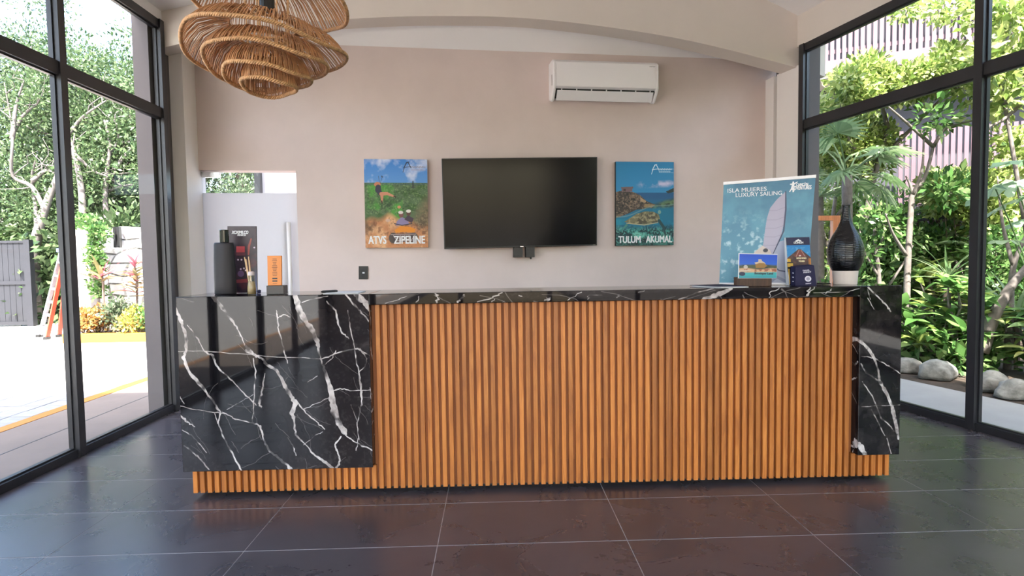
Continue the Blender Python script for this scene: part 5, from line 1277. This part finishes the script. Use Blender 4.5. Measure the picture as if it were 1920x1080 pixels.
# slatted building behind the garden
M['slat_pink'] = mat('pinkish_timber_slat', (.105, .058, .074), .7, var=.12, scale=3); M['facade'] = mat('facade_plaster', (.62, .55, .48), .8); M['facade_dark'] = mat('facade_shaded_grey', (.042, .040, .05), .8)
BY0 = Vector((5.2, 10.6, 0)); BD = (Vector((10.2, 8.0, 0))-BY0).normalized(); BN = Vector((-BD.y, BD.x, 0))    # facade line, BN points away from the room
if BN.y < 0: BN = -BN
def at_fac(px, py, off=0.0):
    d = ray(px, py); t = (BY0+BN*off-CAM).dot(BN)/d.dot(BN); return CAM+d*t
def facp(s, off, z): return BY0+BD*s+BN*off+Vector((0, 0, z))
bld = thing('slatted_building', BY0, 'garden building with pinkish vertical timber slats on its upper balcony behind the trees', 'building')
s_a = (at_fac(1516, 110)-BY0).dot(BD); s_b = (at_fac(1960, 50)-BY0).dot(BD)
zb0 = at_fac(1640, 103).z
def fbox(nm, s0, s1, o0, o1, z0, z1, m): return MB().hexa([facp(s0, o0, z0), facp(s1, o0, z0), facp(s1, o1, z0), facp(s0, o1, z0), facp(s0, o0, z1), facp(s1, o0, z1), facp(s1, o1, z1), facp(s0, o1, z1)]).build(nm, m, bld)
sp_ = ((at_fac(1692, 60)-at_fac(1680, 60)).length)
fbox('balcony_slab', s_a-1.5, s_b+2, .02, 2.5, zb0-.28, zb0-.02, M['facade']); fbox('slab_band', s_a-1.5, s_b+2, -.03, .02, zb0-.22, zb0-.0, M['slat_pink'])
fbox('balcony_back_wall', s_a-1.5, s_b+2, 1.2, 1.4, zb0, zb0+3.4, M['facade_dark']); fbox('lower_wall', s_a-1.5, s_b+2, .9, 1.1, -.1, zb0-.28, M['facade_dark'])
ns = int((s_b-s_a+1.2)/sp_); sme = MB().hexa([Vector((0, 0, 0)), BD*sp_*.66, BD*sp_*.66+BN*.03, BN*.03, Vector((0, 0, 3.0)), BD*sp_*.66+Vector((0, 0, 3.0)), BD*sp_*.66+BN*.03+Vector((0, 0, 3.0)), BN*.03+Vector((0, 0, 3.0))]).mesh('slat', M['slat_pink'])
for k in range(ns): put_leaf(sme, bld, Matrix.Translation(facp(s_a-.3+k*sp_, .0, zb0)), 'slat')
for z in (zb0+.12, zb0+.8, zb0+2.2): fbox('slat_rail', s_a-.3, s_b+1, .032, .06, z, z+.07, M['slat_pink'])
zl1, zl0 = at_fac(1760, 258).z, at_fac(1760, 345).z; sl0 = (at_fac(1690, 300)-BY0).dot(BD)
lme = MB().hexa([Vector((0, 0, 0)), BD*sp_*.66, BD*sp_*.66+BN*.03, BN*.03, Vector((0, 0, zl1-zl0+.9)), BD*sp_*.66+Vector((0, 0, zl1-zl0+.9)), BD*sp_*.66+BN*.03+Vector((0, 0, zl1-zl0+.9)), BN*.03+Vector((0, 0, zl1-zl0+.9))]).mesh('slat', M['slat_pink'])
for k in range(int((s_b-sl0+.8)/sp_)): put_leaf(lme, bld, Matrix.Translation(facp(sl0+k*sp_, .3, zl0-.7)), 'slat')
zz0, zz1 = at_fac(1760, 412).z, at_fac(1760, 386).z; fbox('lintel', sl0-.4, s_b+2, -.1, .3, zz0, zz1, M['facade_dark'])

# trees and shrubs
def branchy(name, label, base_px, D, path, r0, leaf, seed, extra=(), cloud=(), per=34, ls=.10, spread=.26, bark='bark_pale', asp=.5):
    """path: list of pixel points the trunk follows at depth D; extra: more limbs [(list of (px, py, depth))]; cloud: leaf clump points (px, py, depth, n)."""
    rr = random.Random(seed); pts = [at_y(x, y, d_) for x, y, d_ in path]
    root = thing(name, pts[0], label, 'tree'); pp = catmull(pts, 4); n = len(pp)
    pts2 = pp; MB().tube(pts2, [r0*(1-.6*i/(n-1)) for i in range(n)], 8).build('trunk', M[bark], root, smooth=True)
    for e in extra:
        q = catmull([at_y(x, y, d_) for x, y, d_ in e], 4); MB().tube(q, [r0*.5*(1-.75*i/(len(q)-1))+.003 for i in range(len(q))], 6).build('branch', M[bark], root, smooth=True)
    if cloud:
        cs = []; tw = MB()
        for (x, y, d_, k, sx, sy) in cloud:
            c0 = at_y(x, y, d_)
            for _ in range(k):
                q = at_y(x+rr.uniform(-sx, sx), y+rr.uniform(-sy, sy), d_+rr.uniform(-.5, .5)); cs.append(tuple(q))
                if _ % 3 == 0: tw.tube(limb(c0+Vector((0, 0, -.15)), q, rr, 4, .06), [.012, .009, .006, .003], 4)
        tw.build('twigs', M[bark], root); leaf_cloud('foliage', leaf, root, cs, per, spread, ls, seed, asp, .7)
    return root
gz = 640
branchy('garden_tree', 'lime green garden tree with broad bright crown across the upper right window', None, 8.3, [(1590, 600, 8.6), (1610, 470, 8.5), (1640, 330, 8.4), (1665, 240, 8.3)], .06, M['leaf_lime'], 601,
        [[(1640, 330, 8.4), (1590, 260, 8.2), (1560, 180, 8.1)], [(1650, 300, 8.4), (1720, 230, 8.2), (1780, 170, 8.0)], [(1665, 240, 8.3), (1650, 190, 8.2), (1620, 130, 8.1)]],
        [(1590, 155, 8.0, 14, 22, 14), (1622, 128, 8.1, 16, 18, 12), (1660, 160, 8.1, 24, 45, 16), (1740, 145, 8.0, 20, 35, 18), (1785, 112, 8.0, 12, 22, 14), (1700, 160, 8.2, 18, 50, 18), (1535, 208, 7.8, 10, 18, 12), (1800, 150, 7.9, 12, 25, 30), (1610, 180, 8.0, 14, 35, 18), (1700, 14, 8.0, 5, 20, 8), (1770, 20, 8.0, 5, 25, 12)], 64, .088, .17)
branchy('garden_tree', 'dense lime green tree behind the vase and blue poster', None, 8.8, [(1560, 640, 8.9), (1555, 480, 8.9), (1570, 340, 8.8)], .055, M['leaf_lime'], 602,
        [[(1555, 480, 8.9), (1530, 380, 8.7), (1525, 300, 8.6)], [(1560, 420, 8.9), (1620, 330, 8.7), (1650, 280, 8.6)]],
        [(1545, 265, 8.6, 30, 30, 25), (1590, 250, 8.7, 30, 45, 25), (1640, 262, 8.7, 22, 30, 22), (1560, 315, 8.8, 16, 35, 22), (1630, 310, 8.8, 12, 30, 20)], 62, .088, .18)
branchy('garden_tree', 'slender forked grey trunk in front of the slatted wall, left of the right mullion', None, 7.6, [(1699, 655, 7.6), (1701, 520, 7.6), (1708, 390, 7.6), (1712, 365, 7.6), (1735, 330, 7.6), (1750, 275, 7.6)], .045, M['leaf_green'], 603,
        [[(1711, 368, 7.6), (1728, 320, 7.5), (1733, 260, 7.5)], [(1700, 480, 7.6), (1675, 440, 7.5), (1660, 400, 7.4)], [(1712, 365, 7.6), (1706, 345, 7.6), (1698, 330, 7.6)], [(1750, 275, 7.6), (1775, 240, 7.5), (1830, 225, 7.3)], [(1750, 275, 7.6), (1700, 230, 7.5), (1660, 195, 7.4)]],
        [(1785, 350, 7.8, 14, 32, 14), (1760, 215, 7.6, 6, 30, 12)], 26, .12, .2)
branchy('garden_tree', 'thin trunked tree with bare branches behind the right mullion', None, 7.0, [(1890, 700, 6.9), (1893, 600, 6.9), (1900, 500, 6.9), (1925, 440, 6.9)], .05, M['leaf_lime'], 604,
        [[(1900, 500, 6.9), (1880, 420, 7.0), (1870, 330, 7.1)], [(1925, 440, 6.9), (1890, 230, 7.0), (1870, 110, 7.1), (1895, 60, 7.1), (1890, 0, 7.1)], [(1870, 110, 7.1), (1850, 60, 7.1), (1845, 30, 7.1)], [(1920, 190, 6.9), (1880, 225, 7.0), (1835, 245, 7.0)], [(1885, 195, 7.0), (1930, 150, 6.8)]],
        [(1880, 120, 7.2, 24, 50, 25), (1900, 40, 7.2, 22, 40, 40), (1860, 180, 7.3, 16, 35, 25), (1900, 280, 7.5, 18, 40, 40), (1850, 20, 7.2, 10, 20, 25)], 30, .12, .18)
branchy('garden_tree', 'pale leaning trunk beside the mullion near the rocks', None, 6.7, [(1838, 660, 6.7), (1860, 600, 6.7), (1890, 545, 6.7), (1925, 500, 6.7)], .085, M['leaf_green'], 605)
branchy('garden_tree', 'thin pale stems rising behind the vase base', None, 8.0, [(1652, 640, 8.0), (1648, 520, 8.0), (1640, 440, 8.0), (1645, 380, 8.0)], .035, M['leaf_green'], 606,
        [[(1648, 520, 8.0), (1620, 470, 8.0), (1612, 430, 8.0)], [(1650, 560, 8.0), (1690, 500, 7.9), (1712, 460, 7.9)], [(1646, 480, 8.0), (1660, 420, 8.0), (1662, 370, 8.0)]],
        [(1650, 400, 8.2, 20, 40, 30), (1690, 430, 8.3, 14, 40, 25), (1640, 460, 8.3, 16, 35, 30)], 26, .11, .2)
# background hedge under the building
for i, (x, y, d_, sx, sy, lf_, lab) in enumerate(((1560, 450, 9.4, 45, 70, 'leaf_lime', 'bright bush behind the black vase and orange wooden frame'), (1650, 480, 9.2, 50, 70, 'leaf_green', 'green bush behind the thin pale stems'), (1750, 495, 9.2, 55, 50, 'leaf_green', 'shaded bush below the dark lintel'), (1870, 390, 8.8, 45, 45, 'leaf_lime', 'pale bush right of the mullion below the slats'), (1890, 520, 8.2, 50, 90, 'leaf_green', 'leafy bush at the right edge behind the leaning trunk'), (1785, 362, 9.0, 40, 18, 'leaf_lime', 'sunlit bush top in front of the lower slats'), (1560, 590, 8.6, 80, 60, 'leaf_green', 'low bush hidden mostly behind the desk end'))):
    p = at_y(x, y, d_); rr = random.Random(200+i); bh = thing('garden_bush', (p.x, d_, -.05), lab, 'bush', 'background bushes of the garden')
    cs = [tuple(at_y(x+rr.uniform(-sx, sx), y+rr.uniform(-sy, sy), d_+rr.uniform(-.5, .5))) for _ in range(70)]
    leaf_cloud('foliage', M[lf_], bh, cs, 60, .26, .095, 220+i, .55, .7)
    s = MB()
    for k in range(8): s.tube(limb((p.x+rr.uniform(-.2, .2), d_, -.08), cs[k], rr, 5, .05), [.02, .018, .014, .01, .004], 5)
    s.build('stems', M['bark_dark'], bh)
# large leaved shrubs by the path: every leaf its own blade
big = [blade_mesh('leaf', M['leaf_green'], .34, .12, .25, .35), blade_mesh('leaf', M['leaf_lime'], .30, .11, .25, .3)]
def whorl_shrub(px, py, D, hpx, label, seed, n_wh=9, mix=.25, rad=.5):
    p = at_z(px, py, -.05) if D is None else Vector((at_y(px, 600, D).x, D, -.05)); rr = random.Random(seed); D = p.y
    zt_ = at_y(px, py-hpx, D).z; root = thing('leafy_shrub', p, label, 'shrub', 'large leaved shrubs along the garden path')
    for k in range(n_wh):
        a = rr.uniform(0, 2*PI); r0 = rad*math.sqrt(rr.random()); h_ = zt_*(.35+.65*rr.random())*(1-.25*r0/rad)
        tip = Vector((p.x+r0*math.cos(a), p.y+r0*math.sin(a)*.7, h_))
        MB().tube(limb(p+Vector((0, 0, -.05)), tip, rr, 5, .06), [.022, .018, .015, .012, .009], 6).build('stem', M['bark_pale'], root)
        for j in range(11):
            put_leaf(big[0 if rr.random() > mix else 1], root, orient(tip+Vector((0, 0, rr.uniform(-.12, .04))), 2*PI*j/11*2.4+rr.uniform(-.3, .3), rr.uniform(-.15, .95), rr.uniform(-.4, .4), rr.uniform(.6, 1.1)))
whorl_shrub(1738, 690, 7.3, 165, 'large leaved green shrub just right of the black marble desk end', 701, 13, .2, .45)
whorl_shrub(1795, 700, 7.0, 190, 'taller large leaved shrub against the right window mullion', 702, 14, .3, .45)
whorl_shrub(1700, 690, 7.9, 120, 'large leaved shrub showing behind the desk end, farther from the path', 703, 10, .15, .5)
whorl_shrub(1850, 715, 7.2, 130, 'large leaved shrub between the mullion and the leaning trunk', 704, 9, .2, .4)
whorl_shrub(1930, 720, 6.6, 150, 'large leaved shrub at the right edge above the dark rock', 705, 10, .2, .45)
whorl_shrub(1790, 700, 8.2, 260, 'tall pale leaved shrub farther back behind the right mullion', 706, 13, .6, .6)
# low ground cover between rocks and shrubs
for i, (x, y, lab) in enumerate(((1740, 683, 'low green ground cover behind the left rocks'), (1810, 692, 'low green ground cover behind the large pale rock'), (1890, 706, 'low green ground cover behind the right rocks'))):
    p = at_z(x, y, -.05); rr = random.Random(240+i); bh = thing('ground_cover', (p.x, p.y+.3, -.06), lab, 'plant', 'low ground cover behind the rocks'); cs = [(p.x+rr.uniform(-.55, .45), p.y+.35+rr.uniform(-.2, .5), rr.uniform(.0, .3)) for _ in range(26)]
    leaf_cloud('foliage', M['leaf_green'], bh, cs, 16, .17, .16, 260+i, .5, .8)
# fan palms
def fan_mesh(name, m, R_, nb=20):
    b = MB()
    for k in range(nb):
        a = -2.2+4.4*k/(nb-1); d = Vector((math.cos(a), math.sin(a), 0)); s = Vector((-d.y, d.x, 0)); L_ = R_*(.8+.2*math.cos(a)); w_ = R_*.055
        n0 = len(b.v); m1 = d*L_*.45+Vector((0, 0, -.02*R_)); tp = d*L_+Vector((0, 0, -.22*R_))
        b.v += [(0, 0, 0), tuple(m1+s*w_), tuple(m1-s*w_+Vector((0, 0, .02))), tuple(m1+Vector((0, 0, .03*R_))), tuple(tp)]
        b.f += [(n0, n0+3, n0+1), (n0, n0+2, n0+3), (n0+1, n0+3, n0+4), (n0+3, n0+2, n0+4)]
    return b.mesh(name, m)
M['leaf_palm'] = leaf_mat('fan_palm_leaf', [(.09, .16, .07), (.17, .26, .12), (.28, .35, .20)], .4, .35)
fan = fan_mesh('frond', M['leaf_palm'], .40)
def fan_palm(px, py_c, D, label, seed, n=15, py_b=640, sc=1.0):
    rr = random.Random(seed); c = at_y(px, py_c, D); b0 = at_y(px+4, py_b, D); b0.z = min(b0.z, -.05) if py_b > 600 else b0.z; root = thing('fan_palm', Vector((c.x, D, -.05)), label, 'palm')
    MB().tube([Vector((c.x+.05, D, -.1)), Vector((c.x+.02, D, c.z*.5)), c], [.075, .065, .06], 9).build('trunk', M['bark_pale'], root, smooth=True)
    for k in range(n):
        yaw = 2*PI*k/n*1.618*1.5; pit = rr.uniform(-.5, 1.1); l_ = rr.uniform(.35, .6)*sc; d = Vector((math.cos(yaw)*math.cos(pit), math.sin(yaw)*math.cos(pit), math.sin(pit)))
        e = c+d*l_; f_ = put_leaf(fan, root, orient(e, yaw, pit-.45, rr.uniform(-.3, .3), rr.uniform(.75, 1.1)*sc), 'frond')
        MB().tube([c, c+d*l_*.6+Vector((0, 0, .03)), e], [.012, .009, .007], 5).build('petiole', M['leaf_palm'], root)
fan_palm(1588, 330, 7.4, 'fan palm with spiky fronds rising behind the black vase', 801)
fan_palm(1535, 370, 8.2, 'smaller fan palm beside the blue poster edge', 802, 9, 640, .8)
fan_palm(1795, 480, 8.6, 'dark fan palm in the shade below the lintel', 803, 12, 640, .8)
# broad lobed leaves at the right edge
M['leaf_broad'] = leaf_mat('broad_pale_leaf', [(.20, .32, .18), (.32, .43, .27), (.44, .52, .38)], .4, .4)
def lobed_mesh(name, m, R_):
    b = MB(); n = 7; b.v.append((0, 0, 0)); pts = []
    for k in range(n*4+1):
        a = -2.5+5.0*k/(n*4); rr_ = R_*(.45+.55*abs(math.cos((k/4.0-.5)*PI))**.7)*(.8+.2*math.cos(a)); pts.append((rr_*math.cos(a), rr_*math.sin(a), -.25*rr_*rr_/R_+.03*math.sin(k*1.57)))
    b.v += pts
    for k in range(len(pts)-1): b.f.append((0, k+1, k+2))
    return b.mesh(name, m)
lob = lobed_mesh('leaf', M['leaf_broad'], .36); bp = thing('broad_leaf_plant', at_y(1925, 640, 5.6), 'plant with broad pale lobed leaves at the right edge of the right window', 'plant')
bc = at_y(1935, 640, 5.6); bc.z = -.05; rr = random.Random(9)
for (x, y) in ((1880, 385), (1905, 340), (1918, 300), (1865, 350), (1925, 410), (1900, 450), (1940, 360)):
    e = at_y(x, y, 5.6+rr.uniform(-.15, .25)); put_leaf(lob, bp, orient(e, PI+rr.uniform(-.7, .7), rr.uniform(-.5, .3), rr.uniform(-.4, .4), rr.uniform(.55, .8)))
    MB().tube([bc, bc.lerp(e, .6)+Vector((.25, .1, .1)), e], [.010, .008, .006], 6).build('petiole', M['leaf_palm'], bp)
# strap leaved plants
strap = blade_mesh('leaf', M['leaf_palm'], .8, .05, .3, .35, 6)
for (px, D, n, lab, z) in ((1905, 6.9, 22, 'tuft of long strap leaves beside the leaning trunk', .55), (1775, 7.4, 16, 'yellow green tuft of strap leaves above the large leaved shrub', 1.0)):
    p = at_y(px, 600, D); rt_ = thing('strap_leaf_plant', Vector((p.x, D, -.05)), lab, 'plant'); rr = random.Random(px)
    MB().tube([Vector((p.x, D, -.1)), Vector((p.x, D, z))], [.05, .04], 8).build('stem', M['bark_dark'], rt_)
    for k in range(n): put_leaf(strap, rt_, orient(Vector((p.x, D, z)), rr.uniform(0, 2*PI), rr.uniform(.1, 1.3), rr.uniform(-.3, .3), rr.uniform(.6, 1.0)))
# orange wooden frame in the garden behind the vase
M['frame_wood'] = wood_mat('orange_frame_wood', (.26, .075, .025), (.40, .13, .04), (.50, .19, .07), .5)
fy = 6.9; a = at_y(1520, 410, fy); b = at_y(1576, 404, fy); fr_ = thing('wooden_frame', Vector((b.x, fy, -.05)), 'orange brown wooden frame standing outside between the blue poster and vase', 'frame')
k_ = fy/FPX; MB().box(b.x-14*k_, b.x, fy, fy+.06, -.08, b.z).build('post', M['frame_wood'], fr_); MB().box(b.x-95*k_, b.x-81*k_, fy, fy+.06, -.08, b.z).build('post', M['frame_wood'], fr_)
MB().box(b.x-81*k_, b.x-14*k_, fy, fy+.06, b.z-9*k_, b.z).build('top_rail', M['frame_wood'], fr_)
# unseen hedge added beyond the frame to darken what the marble end and floor mirror
for i in range(6):
    y = 4.6-i*2.1; x = 6.6+i*.25; rr = random.Random(1300+i); bh = thing('added_hedge_bush', (x, y, -.05), 'added unseen hedge bush beside the path, '+['nearest the picture', 'second towards the camera', 'third towards the camera', 'level with the camera', 'first behind the camera', 'farthest behind the camera'][i], 'bush', 'added hedge bushes out of view along the garden path')
    cs = [(x+rr.uniform(-.8, .9), y+rr.uniform(-1.2, 1.2), rr.uniform(.1, 3.9)) for _ in range(80)]
    leaf_cloud('foliage', M['leaf_green'], bh, cs, 42, .36, .17, 1320+i, .55, .7)
    st2 = MB()
    for k in range(6): st2.tube(limb((x+rr.uniform(-.2, .2), y, -.08), cs[k], rr, 5, .05), [.03, .025, .02, .014, .006], 5)
    st2.build('stems', M['bark_dark'], bh)
# dense planting closing the view behind the building's right end
for i, (x, y, z_) in enumerate(((12.0, 6.0, 0), (11.5, 0.5, 0))):
    tree('boundary_tree', 'lime green boundary tree beyond the garden, '+['beside the slatted building', 'farther from the slatted building'][i], 'tree', (x, y, -.05), 5.5, 2.2, 990+i, M['leaf_lime'], M['bark_dark'], 60, 60, .24, .13, 'trees at the far side of the garden', .05, (0, 0), 4, .7)
